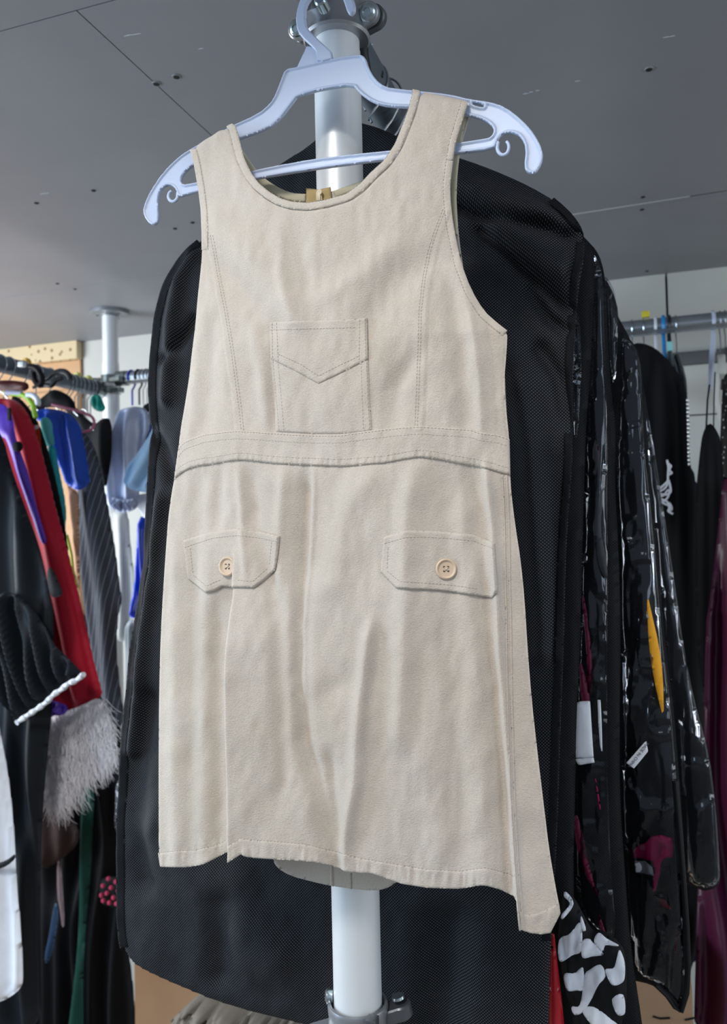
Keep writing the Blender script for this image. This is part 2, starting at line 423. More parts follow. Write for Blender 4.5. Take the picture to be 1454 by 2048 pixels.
for (bx, by, ex, ey, r, yo) in ((735, 25, 690, 52, .0125, -.012), (592, 58, 650, 60, .0108, -.018)):
    a = P(ex, ey, YP + yo + .004); b = P(bx, by, YP + yo)
    mb = MB(); capsule(mb, a, b, r * .88, (0, 1, .35), .010); mb.build('lug', m_cast, clamp)
    a2 = a + np.array([0, .0125, .0045]); b2 = b + np.array([0, .0125, .0045])
    mb = MB(); capsule(mb, a2, b2 + np.array([.002, 0, -.001]), r * .95, (0, 1, .35), .012); mb.build('rear_lug', m_castd, clamp)
    mb = MB(); nrm = np.array([0, 1, .35]); nrm = nrm / np.linalg.norm(nrm)
    mb.lathe(b + nrm * .001, -nrm, [(r * .7, 0), (r * .7, .0015), (r * .56, .0035), (r * .34, .0042), (r * .31, .0018), (.0001, .0016)], 28)
    bo = mb.build('bolt', m_zinc, clamp)
# dark bracket that drops behind the tube on its right side
mb = MB(); q = [P(722, 66, YP + .02), P(727, 110, YP + .024), P(733, 150, YP + .035), P(742, 185, YP + .05)]
mb.tube(q, [.008, .0055, .006, .007], 12); mb.build('bracket', plain('#26282b', .5, .4), clamp)
# bottom clamp
zb = P(715, 2030, YP - .024)[2]
mb = MB(); mb.lathe((XP, YP, zb - .055), (0, 0, 1), [(.026, 0), (.032, .001), (.032, .01), (.030, .02), (.0295, .04), (.0305, .050), (.0295, .0535), (.0275, .0545), (.0262, .051), (.0262, .045)], 56)
lc = mb.build('lower_clamp', m_cast, pole)
mb = MB(); a = P(655, 2045, YP - .01); b = P(632, 2055, YP - .015); capsule(mb, a + [.01, 0, 0], b + [-.002, 0, -.004], .0125, (0, .25, -1), .012); mb.build('lug', m_cast, lc)
mb = MB(); a = P(735, 2025, YP + .01); b = P(798, 2005, YP + .012); capsule(mb, a, b, .0115, (.2, .05, -1), .014); mb.build('lug', m_castd, lc)
sl = P(796, 1992, YP + .01); mb = MB(); mb.lathe(sl + [0, 0, -.001], (.2, .05, -1), [(.0062, -.0016), (.0066, .001)], 24); mb.build('bolt', m_zinc, lc)
mb = MB(); c = P(658, 1992, YP - .006); mb.lathe(c, (-1, -.3, 0), [(.0, -.004), (.006, -.004), (.0075, 0), (.0075, .002), (.004, .004), (.0, .004)], 20); mb.build('bolt', m_zinc, lc)
mb = MB(); a = P(737, 2031, YP - .026); b = P(752, 2062, YP - .03); mb.box(np.minimum(a, b) - [.001, .004, .0], np.maximum(a, b) + [.001, .004, .0], .001); mb.build('split_flange', m_castd, lc)

def rail(name, a, b, r, mat, label):
    mb = MB(); mb.tube([a, b], r, 28)
    o = mb.build(name, mat, loc=a); return tag(o, label, 'rail')
ZR1, ZR2, ZR3 = 2.045, 1.515 + .447, 1.515 + .480
XLP, YLP = P(222, 780, 2.035)[0], 2.035
rail('clothes_rail', (XP, YP + .034, ZR1), (XP, 2.2, ZR1), .0215, m_railk, 'dark grey steel rail running back from the top clamp over the black garment bags')
rail('clothes_rail', (XLP - .02, YLP - .04, ZR2), (XLP - .02, .75, ZR2), .0215, m_railk, 'grey steel rail at the left carrying the colourful garments')
rail('clothes_rail', (XLP + .05, YLP, ZR3), (XR - .02, YLP, ZR3), .0195, m_rail, 'shiny steel rail along the back wall behind the black garment bags')
lp = thing('support_pole', (XLP, YLP, 0), 'slim steel pole with round ceiling plate at the left, in front of the back wall', 'pole')
mb = MB(); mb.lathe((XLP, YLP, 0), (0, 0, 1), [(.0248, .03), (.0248, P(222, 727, YLP)[2])], 32); mb.build('lower_tube', m_pole, lp)
mb = MB(); mb.lathe((XLP, YLP, 1.9), (0, 0, 1), [(.0232, 0), (.0232, CEIL - 1.9 - .012)], 32); mb.build('upper_tube', m_pole, lp)
mb = MB(); mb.lathe((XLP, YLP, CEIL - .0105), (0, 0, 1), [(.024, -.006), (.028, -.001), (.054, 0), (.056, .002), (.056, .010)], 40); fl = mb.build('ceiling_flange', plain('#8b9097', .4, .5), lp)
for dx, dy in ((-.035, -.012), (.035, -.006), (0, .04)):
    mb = MB(); mb.lathe((XLP + dx, YLP + dy, CEIL - .0115), (0, 0, 1), [(.005, 0), (.005, .0012)], 14); mb.build('screw', m_dark, fl)
mb = MB(); mb.lathe((XLP, YLP, 0), (0, 0, 1), [(.055, .0005), (.055, .006), (.026, .03)], 32); mb.build('floor_flange', m_cast, lp)
m_chrome = plain('#8f9794', .2, .95)
for zc_, d in ((ZR3, 1), (ZR2, -1)):
    mb = MB(); mb.lathe((XLP, YLP, zc_ - .012), (0, 0, 1), [(.025, 0), (.029, .001), (.029, .023), (.025, .024)], 32)
    capsule(mb, (XLP - .02, YLP - .01, zc_ + .004), (XLP - .045, YLP - .02, zc_ + .004), .010, (0, 0, -1), .011)
    capsule(mb, (XLP + .02, YLP - .02, zc_), (XLP + .05, YLP - .025, zc_), .0115, (0, 0, -1), .014)
    cl = mb.build('clamp', m_chrome, lp)
    for dx in (-.045, .05):
        m2 = MB(); m2.lathe((XLP + dx, YLP - .032, zc_ - .003), (0, -1, 0), [(.007, -.004), (.007, .002), (.003, .0035)], 14); m2.build('bolt', m_zinc, cl)
mb = MB(); mb.lathe((XLP + .028, YLP, ZR3), (1, 0, 0), [(.0225, 0), (.0225, .03)], 28); mb.build('rail_socket', m_chrome, lp)
mb = MB(); mb.lathe((XLP - .02, YLP - .02, ZR2), (0, -1, 0), [(.0245, 0), (.0245, .035)], 28); mb.build('rail_socket', m_chrome, lp)

# ================================================================== light
def area(name, loc, target, sx, sy, power, col):
    L = bpy.data.lights.new(name, 'AREA'); L.shape = 'RECTANGLE'; L.size = sx; L.size_y = sy; L.energy = power; L.color = col
    o = bpy.data.objects.new(name, L); C.objects.link(o); o.location = loc
    d = Vector(target) - Vector(loc); o.rotation_euler = d.to_track_quat('-Z', 'Y').to_euler(); return o
area('sky_light', (-.9, -1.3, 3.3), (-.3, .9, 1.6), 2.0, 1.0, 29, (1, .975, .94))
area('added_key_light', (-.62, -1.0, 2.98), (-.3, .9, 1.6), .34, .3, 24, (1, .975, .94))  # added compact share of the sky light, sharpens hanger shadows; no real lamp
area('left_sky_light', (-2.9, -.5, 1.7), (-.5, 1.0, 1.5), 1.0, 1.5, 56, (.60, .80, 1))
area('right_sky_light', (2.2, -.8, 1.9), (-.1, .9, 1.5), .8, 1.4, 16, (.75, .86, 1))
area('left_room_fill', (-2.6, 1.15, 1.45), (-.9, 1.9, 1.5), 1.0, 1.2, 42, (.92, .96, 1))  # added fill that brightens the dark interior; the left wall has no window
area('right_room_fill', (2.2, 1.2, 1.5), (.3, 1.9, 1.6),   .8, 1.0, 17, (.92, .96, 1))  # added fill that lifts the right of the back wall; no window there
mb = MB(); mb.box((-6, -6, -.04), (6, YF, -.002)); tag(mb.build('ground', mk_board('#8f8c86', '#827f79', .9, 1)), kind='structure')
w = bpy.data.worlds.new('world'); bpy.context.scene.world = w; w.use_nodes = True
bgk = w.node_tree.nodes['Background']; bgk.inputs[0].default_value = (.72, .84, 1, 1); bgk.inputs[1].default_value = .46
vs = bpy.context.scene.view_settings; vs.view_transform = 'Standard'; vs.look = 'None'; vs.exposure = 0; vs.gamma = 1; vs.use_curve_mapping = False
bpy.context.scene.display_settings.display_device = 'sRGB'
# ================================================================== white hanger
YH = .715
m_hang = NT('milky_plastic').set('#dfe5f2', .22, 0, Subsurface_Weight=.0, Specular_IOR_Level=.6).m
if True:
    s_ = NT('milky_plastic_body'); s_.set('#bcc8e0', .42, 0, Specular_IOR_Level=.6, Transmission_Weight=.1); n_ = s_.noise(s_.coord(), 60, 2); s_.bump(n_, .15, .001); m_hang = s_.m
upper = [(378,302),(359,315),(329,344.6),(302.5,383),(288,416),(289,433),(302.5,451),(314,449.6),(319,436),(316,407),(320,383),(332,371),(346,372),(354,381),(358,396),(375,390),(397,385),(498,361),(628,340),(700,330),(795,319),(911,309),(989,299),
         (993,287),(999,275),(1010.7,267),(1026.6,267),(1042.6,275),(1052.6,299),(1048.6,335),(1054.5,347),(1070.5,349),(1084.5,327),(1086.5,303),(1070.5,271),(1046.6,243),(1011,215),(979,205),(939,200),(900,190),(839,183.5),(799,179.5),(771,175.5),(751,159.6),(737.4,135.6),(731.5,115.7),(719.5,109.7),
         (660,119.7),(596,135.6),(572,139.6),(564,159.6),(552,191.5),(542,208.5),(518.5,229),(458,256),(410,284)]
hole = [(385,333),(370.6,344.6),(362,359),(366,371),(388,367),(487.5,347.5),(540,335),(628,319),(700,310.5),(795,301),(915,287),(971,279),(983,275),(989,263),(983,251),(963,239),(929,231),(880,221),(831,217),(779,215),(747,207),(719.5,187.5),(707.5,171.5),(648,179.5),(596,193.5),(586.6,205.5),(560,241),(536,259),(464,285),(420,308)]
slot = [(946,205),(970,212),(968,217),(944,211)]
def hprof(x, z, d):
    rim = np.where(d < .0017, .0026, .0026 - .0017 * sstep((d - .0017) / .0008))
    return rim - .0012 * (1 - sstep(d / .0007))
hanger = thing('coat_hanger', P(660, 150, YH), 'white plastic coat hanger with curled tips carrying the beige dress', 'hanger')
sheet('body', [upper, hole, slot], YH, .00085, hprof, hprof, m_hang, hanger, ck=1)
def curl(pts, r):
    mb = MB()
    q = np.array([P(x, y, YH) for x, y in pts]); 
    t = np.linspace(0, len(q) - 1, 30); i = np.clip(t.astype(int), 0, len(q) - 2); f = (t - i)[:, None]; q = q[i] * (1 - f) + q[i + 1] * f
    for _ in range(2): q[1:-1] = (q[:-2] + q[1:-1] * 2 + q[2:]) / 4
    mb.tube(q, np.linspace(r, r * .8, len(q)), 12); mb.build('curl', m_hang, hanger)
curl([(996,284),(994,297),(998,307),(1006,311),(1014,307),(1018,297),(1017,288),(1013,283)], .0017)
curl([(356,385),(355,397),(348,404),(340,402),(336,394),(338,386),(343,382)], .0018)
hook = [(636,128),(634,108),(630,100),(600,72),(594,56),(593,32),(601,4),(610,-22),(634,-44),(662,-50),(688,-36),(704,-10),(711.5,12),(711.5,24),(704,32),(696,28),(690,8),(682,-12),(664,-26),(642,-22),(624,-4),(613,14),(612,34),(613,52),(622,66),(678,118)]
sheet('hook', [hook], YH - .0008, .0007, lambda x, z, d: .001 + dome(.002, .0012)(d), lambda x, z, d: .001 + dome(.002, .0012)(d), m_hang, hanger, ck=1)
web = [(594,137),(615,92),(634,98),(640,130)]
sheet('web', [web], YH + .0005, .0009, lambda x, z, d: .0009 + 0 * d, lambda x, z, d: .0009 + 0 * d, m_hang, hanger, ck=0)

# ================================================================== the beige dress
m_suede = mk_suede(); m_thread = cloth('#aba292', .95, .2); m_lining = cloth('#b9b29a', .9, .2, 1200, .06)  # thread darker than the suede, its colour standing in for shade in stitch dents
YD = .713
left_side = [(379,299),(387,326),(396,378),(401,418),(403,467),(403,506),(400,541),(394,594),(389.5,651),(383,700),(377,755),(370,800),(365,830),(361,851),(355,899),(348,955),(342,985),(335,1037),(331,1092),(325,1180),(320,1270),(317,1380),(316,1500),(316,1620),(316,1705),(320,1733)]
right_side = [(937,201),(927,235),(911,287),(906,322),(900,368),(901,400),(904,430),(908.5,460),(921.5,524),(942,579),(968,622),(994,645),(1014.5,661),(1013,700),(1008,760),(1012,820),(1018,876),(1020,950),(1022,985),(1030,1050),(1041,1120),(1049,1200),(1055,1300),(1063,1400),(1074,1500),(1086,1600),(1098,1700),(1110,1770),(1121,1826)]
hem = [(1101,1866),(1083,1869),(1060,1866),(1039.5,1860),(1036,1845),(1035,1797),(1001,1778),(966,1769),(920,1777),(855,1775),(803,1767),(744,1746),(697,1744),(680,1737),(651,1726),(592,1720),(534,1717),(493,1714),(475,1706),(469.5,1689),(462,1700),(440,1711),(405,1729),(370,1734)]
neck = [(456,256),(459,262),(467,294),(474,321),(490,355),(507,377),(530,396),(554,410),(581,418),(616,420.5),(655,414),(700,401),(730,379),(751,356),(779,331),(803,295),(819,255),(831,223),(841,182)]
def sdiv(p, a, b):  # keep the corners a bit
    return p
front_poly = neck + [(878, 188), (910, 195)] + right_side + hem + left_side[::-1]
Ls = conv(left_side, YD - .007); Rs = conv(right_side, YD - .007)
def LRz(z):
    o = np.argsort(Ls[:, 1]); l = np.interp(z, Ls[o, 1], Ls[o, 0]); o = np.argsort(Rs[:, 1]); r = np.interp(z, Rs[o, 1], Rs[o, 0]); return l, r
TL = conv([(379, 299), (456, 256)], YD); TR = conv([(841, 182), (937, 201)], YD)
# folds: photo polyline, width in px, height in mm, kind
FOLDS = [
 ([(470,1168),(466,1300),(468,1500),(474,1720)], 3, 24, 'step', 120, 1080),
 ([(612,950),(604,1100),(606,1350),(612,1480),(645,1600),(668,1760)], 16, -4.5, 'g', 0, 0),
 ([(628,940),(622,1080),(610,1250),(612,1400)], 7, 2.0, 'g', 0, 0),
 ([(745,1240),(725,1400),(715,1560),(690,1700),(690,1760)], 14, 4.2, 'g', 0, 0),
 ([(660,1500),(672,1620),(684,1740)], 14, -4, 'g', 0, 0),
 ([(650,1400),(672,1380),(700,1340)], 30, -1.2, 'g', 0, 0),
 ([(500,940),(512,1060),(560,1200),(568,1400),(572,1600)], 16, -2.0, 'g', 0, 0),
 ([(480,935),(485,1050),(500,1160)], 9, 1.6, 'g', 0, 0),
 ([(570,940),(560,1060),(560,1200)], 12, 1.8, 'g', 0, 0),
 ([(440,935),(430,1060)], 12, -2.0, 'g', 0, 0),
 ([(395,945),(390,1060),(385,1250),(380,1700)], 16, -2.4, 'g', 0, 0),
 ([(350,1100),(345,1300),(350,1740)], 16, 2.5, 'g', 0, 0),
 ([(430,1200),(428,1450),(432,1740)], 18, -3.5, 'g', 0, 0),
 ([(750,935),(700,1020),(660,1200)], 35, 2.5, 'g', 0, 0),
 ([(830,935),(815,1050),(810,1300),(800,1500)], 22, 3.2, 'g', 0, 0),
 ([(893,935),(900,1060),(905,1300),(920,1780)], 28, -2.2, 'g', 0, 0),
 ([(940,935),(960,1060),(975,1250),(1000,1500),(1020,1790)], 20, -4.0, 'g', 0, 0),
 ([(972,930),(985,1043),(992,1130),(1000,1300),(1020,1560),(1036,1800)], 9, 6.5, 'g', 0, 0),
 ([(405,500),(470,560),(540,650)], 26, -3.2, 'x', 0, 0),
 ([(430,440),(520,520),(600,640)], 30, 2.2, 'x', 0, 0),
 ([(560,450),(565,560),(585,640)], 12, 1.8, 'g', 0, 0),
 ([(600,460),(610,600)], 14, -1.6, 'g', 0, 0),
 ([(740,640),(800,560),(850,520)], 34, -2.6, 'x', 0, 0),
 ([(640,600),(740,540),(780,490)], 22, 1.6, 'x', 0, 0),
 ([(510,650),(525,760),(535,860)], 14, 2.2, 'g', 0, 0),
 ([(545,700),(548,860)], 8, -2.0, 'g', 0, 0),
 ([(785,860),(790,780),(830,700)], 22, -2.6, 'g', 0, 0),
 ([(640,770),(650,860)], 16, 1.4, 'g', 0, 0),
 ([(930,520),(945,640),(960,760),(965,870)], 12, 4.0, 'g', 0, 0),
 ([(900,560),(920,700),(935,870)], 16, -2.6, 'g', 0, 0),
 ([(975,640),(990,740),(998,870)], 8, -2.5, 'g', 0, 0),
 ([(395,620),(385,760),(375,880)], 10, 2.0, 'g', 0, 0),
 ([(430,620),(415,760),(405,880)], 14, -2.0, 'g', 0, 0),
]
def foldh(px, py, lst=None):
    h = np.zeros_like(px)
    for pts, w, a, kind, L, y0 in (FOLDS if lst is None else lst):
        pts = np.array(pts, float)
        if kind == 'x':
            d2 = np.full_like(px, 1e9); tt = np.zeros_like(px); tot = len(pts) - 1
            for i in range(tot):
                ax, ay = pts[i]; dx, dy = pts[i + 1] - pts[i]; t = ((px - ax) * dx + (py - ay) * dy) / (dx * dx + dy * dy); tc = np.clip(t, 0, 1)
                d = np.hypot(px - ax - tc * dx, py - ay - tc * dy); d2 = np.minimum(d2, d)
            h += a * 1.7 / 1000 * np.exp(-(d2 / w) ** 2); continue
        o = np.argsort(pts[:, 1]); xc = np.interp(py, pts[o, 1], pts[o, 0]); a0, a1 = pts[o[0], 1], pts[o[-1], 1]
        fade = sstep((py - a0 + 30) / 70) * (sstep((a1 + 30 - py) / 70) if a1 < 1700 else 1)
        if kind == 'g': h += a * np.where(py > 930, 1.9, 1.6) / 1000 * np.exp(-((px - xc) / w) ** 2) * fade
        else:
            f2 = sstep((py - y0) / 260)
            u = px - xc; h += a / 1000 * f2 * (1 / (1 + np.exp(-np.clip(u / w * 2, -40, 40)))) * np.exp(-np.clip(u, 0, None) / L) - .010 * f2 * np.exp(-(np.clip(-u, 0, None) / 40) ** 2) * (u < 0)
    return h
def PUCK(px, py):
    # small puckers where bands are stitched down
    yw = np.interp(px, [348, 474, 690, 838, 1020], [958, 921, 933, 915, 950]); yh = np.interp(px, [316, 469, 475, 600, 744, 920, 1033, 1040, 1121], [1720, 1690, 1692, 1705, 1735, 1760, 1772, 1845, 1830])
    g = np.exp(-((py - yw + 7) / 8) ** 2) + 1.6 * np.exp(-((py - yh) / 16) ** 2)
    return .0011 * vnoise(px / 5.5, py / 40, 41) * g + .0016 * vnoise(px / 13, py / 60, 42) * np.exp(-((py - yh) / 20) ** 2)
def Fd(x, z):
    l, r = LRz(z); s = np.clip((x - l) / (r - l) * 2 - 1, -1, 1)
    px, py = toPx(x, np.full_like(x, YD - .012), z)
    hz = np.interp(py, [180, 300, 430, 650, 900, 1100, 1750], [.006, .012, .018, .022, .020, .024, .028])
    e = .007 + hz * (1 - np.abs(s) ** 2.6)
    px, py = toPx(x, YD - e, z)
    e = e + foldh(px, py) * (1 - np.abs(s) ** 8)
    e = e + .0036 * vnoise(px / 42, py / 80, 3) * sstep((py - 350) / 200) + .0012 * vnoise(px / 14, py / 30, 5) + PUCK(px, py)
    # the cloth turns back over the hanger arms
    for T in (TL, TR):
        a, b = T; zl = a[1] + (x - a[0]) / (b[0] - a[0]) * (b[1] - a[1]); dd = zl - z
        near = (x > min(a[0], b[0]) - .01) & (x < max(a[0], b[0]) + .01)
        e = np.where(near, -.004 + (e + .004) * np.sqrt(np.clip(1 - (1 - np.clip(dd / .012, 0, 1)) ** 2, 0, 1)), e)
    # narrow seam ridges (princess lines)
    for pts, sgn in ((PR, 1), (PL, -1)):
        xc = np.interp(py, pts[:, 1], pts[:, 0]); on = (py > pts[0, 1]) & (py < pts[-1, 1])
        u = (px - xc) * sgn; e = e + np.where(on, .0009 * (1 / (1 + np.exp(np.clip(u / 1.2, -30, 30)))) * np.exp(-np.abs(u) / 18), 0)
        e = e - np.where(on, .0007 * np.exp(-((px - xc) / 2.2) ** 2), 0)
    return e
PR = np.array([(905,418),(890,455),(875,501),(864,556),(856.5,622),(854.5,700),(850,820),(848,862)], float)
PL = np.array([(408,470),(416,510),(422.5,550),(436,616),(449,695),(458,760),(466,820),(470,862)], float)
dress = thing('dress', P(650, 1750, YD), 'sleeveless beige pinafore dress with chest pocket and two buttoned flaps, on a white hanger', 'dress')
fbk = lambda x, z, d: -Fd(x, z) + .0012
def fr_(x, z, d):
    py = toPx(x, np.full_like(x, YD - .012), z)[1]
    return Fd(x, z) - .0012 * (1 - sstep(d / .0025))
sheet('front_panel', [front_poly], YD, .0015, fr_, fbk, m_suede, dress, ck=1, surf=Fd, dens=8)
# back of the dress: neckline facing, far edge of the armhole and the low back hem show
back_poly = [(452,256),(474,285),(495,315),(515.6,344.6),(536,362),(560,377),(583.6,386),(610,388),(640,387),(668,382),(711.5,366),(750,351),(785,320),(808,285),(836,190),(870,186),(944,206),(938,235),(922,290),(916,330),(912,380),(914,430),(918,480),(930,560),(960,615),(1004,662),(1012,800),(1015,900),(1018,1000),(1035,1150),(1048,1300),(1070,1550),(1095,1780),(1040,1790),(960,1768),(850,1745),(791,1764),(779,1775),(750,1782),(709,1778),(662,1772),(627,1764),(581,1752),(551,1734),(545,1712),(480,1690),(400,1715),(324,1700),(324,1500),(326,1300),(338,1090),(352,950),(366,850),(392,650),(405,540),(407,460),(402,400),(390,310)]
def Fb(x, z):
    l, r = LRz(z); s = np.clip((x - l) / (r - l) * 2 - 1, -1, 1); px, py = toPx(x, np.full_like(x, YD + .01), z)
    e = np.interp(py, [180, 300, 430, 1700, 1780], [.006, .012, .017, .021, .021]) * (1 - np.abs(s) ** 3) + .006 + .002 * vnoise(px / 50, py / 80, 9)
    for T in (TL, TR):
        a, b = T; zl = a[1] + (x - a[0]) / (b[0] - a[0]) * (b[1] - a[1]); dd = zl - z
        near = (x > min(a[0], b[0]) - .01) & (x < max(a[0], b[0]) + .012)
        e = np.where(near, .003 + (e - .003) * sstep(dd / .02), e)
    return e
sheet('back_panel', [back_poly], YD, .0025, lambda x, z, d: -Fb(x, z), lambda x, z, d: Fb(x, z) + .0012, m_suede, dress, ck=1, surf=lambda x, z: -Fb(x, z), dens=8)
Sb = lambda x, z: -Fb(x, z)
def band(name, outline, t, mat, parent, S=Fd, base=0.0, step=.0011, r=.0022, ck=0, front=True):
    return sheet(name, [outline], YD, step, lambda x, z, d: S(x, z) + base + dome(t, r)(d), lambda x, z, d: -S(x, z) - base + .0006, mat, parent, ck=ck, surf=lambda x, z: S(x, z) + base)
def strip(pts, w):
    """outline of a band of width w px on the left-hand side of a polyline"""
    p = np.array(pts, float); T = np.gradient(p, axis=0); T /= np.linalg.norm(T, axis=1)[:, None]; N = np.stack([T[:, 1], -T[:, 0]], 1)
    return np.vstack([p, (p + N * w)[::-1]])
def smoothpoly(pts, n=60):
    p = np.array(pts, float)
    s = np.concatenate([[0], np.cumsum(np.linalg.norm(np.diff(p, axis=0), axis=1))]); t = np.linspace(0, s[-1], n)
    q = np.stack([np.interp(t, s, p[:, 0]), np.interp(t, s, p[:, 1])], 1)
    for _ in range(2): q[1:-1] = (q[:-2] + 2 * q[1:-1] + q[2:]) / 4
    return q
facing_line = smoothpoly([(474,285),(495,315),(515.6,344.6),(536,362),(560,377),(583.6,386),(612,388)], 40)
band('neck_facing', strip(facing_line, 17 * -1), .0012, m_lining, dress, S=Sb, base=.0005)
facing_line = smoothpoly([(666,382),(711.5,366),(750,351),(785,320),(808,285)], 40)
band('neck_facing', strip(facing_line, -15), .0012, m_lining, dress, S=Sb, base=.0005)
arm_line = smoothpoly([(940,212),(929,250),(919,300),(914,360),(912,420),(916,470)], 40)
band('armhole_facing', strip(arm_line, -12), .001, m_lining, dress, S=Sb, base=.0005)
band('back_seam', [(659,1700),(665,1700),(667,1773),(661,1772)], .001, m_suede, dress, S=Sb, base=.0002)
band('back_seam', [(700,1700),(703,1700),(704,1778),(700,1778)], .0008, m_thread, dress, S=Sb, base=.0002)
# zip at the back of the neck
m_zip = cloth('#b59f72', .8, .6, 1400, .25)
zp = [(612,376),(638,379),(661,374),(665,418),(640,422),(614,422)]
zipper = band('zipper', zp, .0014, m_zip, dress, S=Sb, base=.0018)
mb = MB()
for k in range(14):
    c = P(640 + .35 * k, 390 + 2.6 * k, YD); c = P(640 + .35 * k, 390 + 2.6 * k, YD + .016); mb.box(c - [.0022, .0016, .0004], c + [.0022, .0006, .0004])
mb.build('teeth', plain('#c9b285', .45, .3), zipper)
mb = MB(); c = P(637, 394, YD + .014); mb.box(c - [.0024, .0012, .004], c + [.0024, .0008, .0046], .0006); c = P(638, 384, YD + .013); mb.lathe(c, (0, 1, 0), [(.0028, 0), (.0028, .0014)], 16)
mb.build('slider', plain('#cdbfa2', .45), zipper)

# neckline binding, armhole band, waistband, hem band
nl = smoothpoly(neck, 150)
band('neckline_binding', strip(nl, 15), .0009, m_suede, dress, base=.0001)
ah = smoothpoly(right_side[3:13], 80)
band('armhole_band', strip(ah, -14), .0006, m_suede, dress)
st = smoothpoly([(936,204),(926,237),(910,289),(905,322)], 40)
band('armhole_band', strip(st, -13), .0006, m_suede, dress)
al = smoothpoly([(380,300),(387,326),(396,378),(401,418),(403,467),(403,500)], 60)
band('armhole_band', strip(al, 13), .0006, m_suede, dress)
wtop = [(356.5,897),(366,884),(378,878),(407,868),(440,863),(474,860),(523,863),(571,866.5),(625,869),(680,869),(700,866),(762,858),(800,854),(839,851),(898,855),(943,858),(960,864.6),(992,868),(1014,874.5),(1019,877)]
wbot = [(348,960),(361,947.6),(378,938),(402,932),(426,929.5),(450,925),(474,921),(498.5,922),(547,928),(607,931),(680,934),(700,932.6),(774,926.5),(805,920),(838.6,915),(873,919),(910,926.5),(960,935),(985,941),(1009,949),(1020.6,950)]
band('waistband', smoothpoly(wtop, 90).tolist() + smoothpoly(wbot, 90).tolist()[::-1], .0021, m_suede, dress, base=.0004, r=.003, step=.001)
hemtop = [(316,1706),(345,1702),(390,1700),(440,1688),(468,1668)]
band('hem_band', smoothpoly(hemtop, 40).tolist() + smoothpoly([(470,1690),(462,1700),(440,1712),(405,1730),(370,1735),(320,1734)], 40).tolist(), .0007, m_suede, dress)
ht = [(474,1677),(540,1682),(610,1688),(660,1700),(720,1716),(790,1728),(850,1738),(920,1742),(970,1735),(1020,1748),(1033,1756)]
hb = [(475,1707),(493,1715),(534,1718),(592,1721),(651,1727),(680,1738),(697,1745),(744,1747),(803,1768),(855,1776),(920,1778),(966,1770),(1001,1779),(1033,1796)]
band('hem_band', smoothpoly(ht, 90).tolist() + smoothpoly(hb, 90).tolist()[::-1], .0007, m_suede, dress)
band('hem_band', [(1040,1824),(1052,1830),(1075,1827),(1095,1818),(1118,1806),(1121,1827),(1101,1866),(1083,1869),(1060,1866),(1041,1860)], .0007, m_suede, dress)
# side seam on the right
ss = smoothpoly([(1010,950),(1013,993),(1015.7,1067),(1017,1166),(1019,1240),(1021,1400),(1027,1600),(1034,1720),(1042,1822),(1046,1862)], 120)
band('side_seam', strip(ss, 5), .0009, m_suede, dress, base=.0004, r=.0012, step=.0007)
band('side_seam', strip(ss - [8, 0], 4), .0006, m_suede, dress, base=.0004, r=.001, step=.0007)
# chest pocket
pk = band('chest_pocket', [(540,716),(600,700),(737,700),(738,740),(741,800),(744.5,862),(700,868),(625,868),(552,864),(547,800),(543,750)], .0013, m_suede, dress)
band('pocket_flap', [(539,645),(560,643),(620,641),(716,638),(734,635),(735,660),(736,719),(690,743),(637,768),(590,742),(541,718)], .0014, m_suede, dress, base=.0014, r=.002, step=.0011)
# hip flaps
flL = [(367,1081),(395,1071),(426,1063),(474,1057),(523,1063),(560,1072),(558,1090),(556,1109),(551,1140),(530,1160),(508,1176),(467,1175),(446,1172.7),(429,1182),(413,1186),(395,1172),(376,1157),(372,1120)]
flR = [(767,1074),(785,1068),(811,1061),(848,1061),(898,1064),(947,1069),(972,1079),(989,1086),(992,1130),(996,1181),(985,1196),(947,1191),(898,1183),(860,1180),(824,1179),(792,1176),(776,1160),(761,1144),(764,1110)]
fa = band('hip_flap', flL, .0026, m_suede, dress, base=.001, r=.002, step=.0011)
fb_ = band('hip_flap', flR, .0026, m_suede, dress, base=.001, r=.002, step=.0011)
def surfP(px, py, base=0, S=Fd):
    q = conv([(px, py)], YD, lambda x, z: S(x, z) + base)[0]; return np.array([q[0], YD - S(np.array([q[0]]), np.array([q[1]]))[0] - base, q[1]])
def snorm(px, py, S=Fd):
    a = surfP(px - 4, py, 0, S); b = surfP(px + 4, py, 0, S); c = surfP(px, py - 4, 0, S); d = surfP(px, py + 4, 0, S); n = np.cross(b - a, c - d); n /= np.linalg.norm(n); return n if n[1] < 0 else -n
m_btn = plain('#cdb59b', .42); m_hole = plain('#4a3b30', .8)
for par, x, y, n in ((fa, 456, 1133, np.array([-.1, -.98, .05])), (fb_, 892, 1138, None)):
    c = surfP(x, y, .0036); nn = snorm(x, y) if n is None else n
    nn = nn / np.linalg.norm(nn); mb = MB()
    R_ = .0093
    mb.lathe(c, nn, [(.003, -.0012), (R_ * .9, -.001), (R_, .0005), (R_ * .97, .002), (R_ * .86, .0027), (R_ * .76, .0022), (R_ * .68, .0012), (R_ * .3, .001), (.0001, .001)], 40)
    bt = mb.build('button', m_btn, par)
    a = np.cross(nn, [0, 0, 1.0]); a /= np.linalg.norm(a); b = np.cross(a, nn)
    for i in (-1, 1):
        for j in (-1, 1):
            m2 = MB(); m2.lathe(c + (a * i + b * j) * .0018 + nn * .0009, nn, [(.0009, 0), (.0009, .0004)], 12); m2.build('button_hole', m_hole, bt)
    m2 = MB(); m2.tube([c - a * .0018 + b * .0014 + nn * .0013, c + nn * .0019, c + a * .0018 + b * .0014 + nn * .0013], .0004, 6); m2.tube([c - a * .0018 - b * .0014 + nn * .0013, c + nn * .0019, c + a * .0018 - b * .0014 + nn * .0013], .0004, 6)
    m2.build('button_thread', cloth('#d8cdb8'), bt)
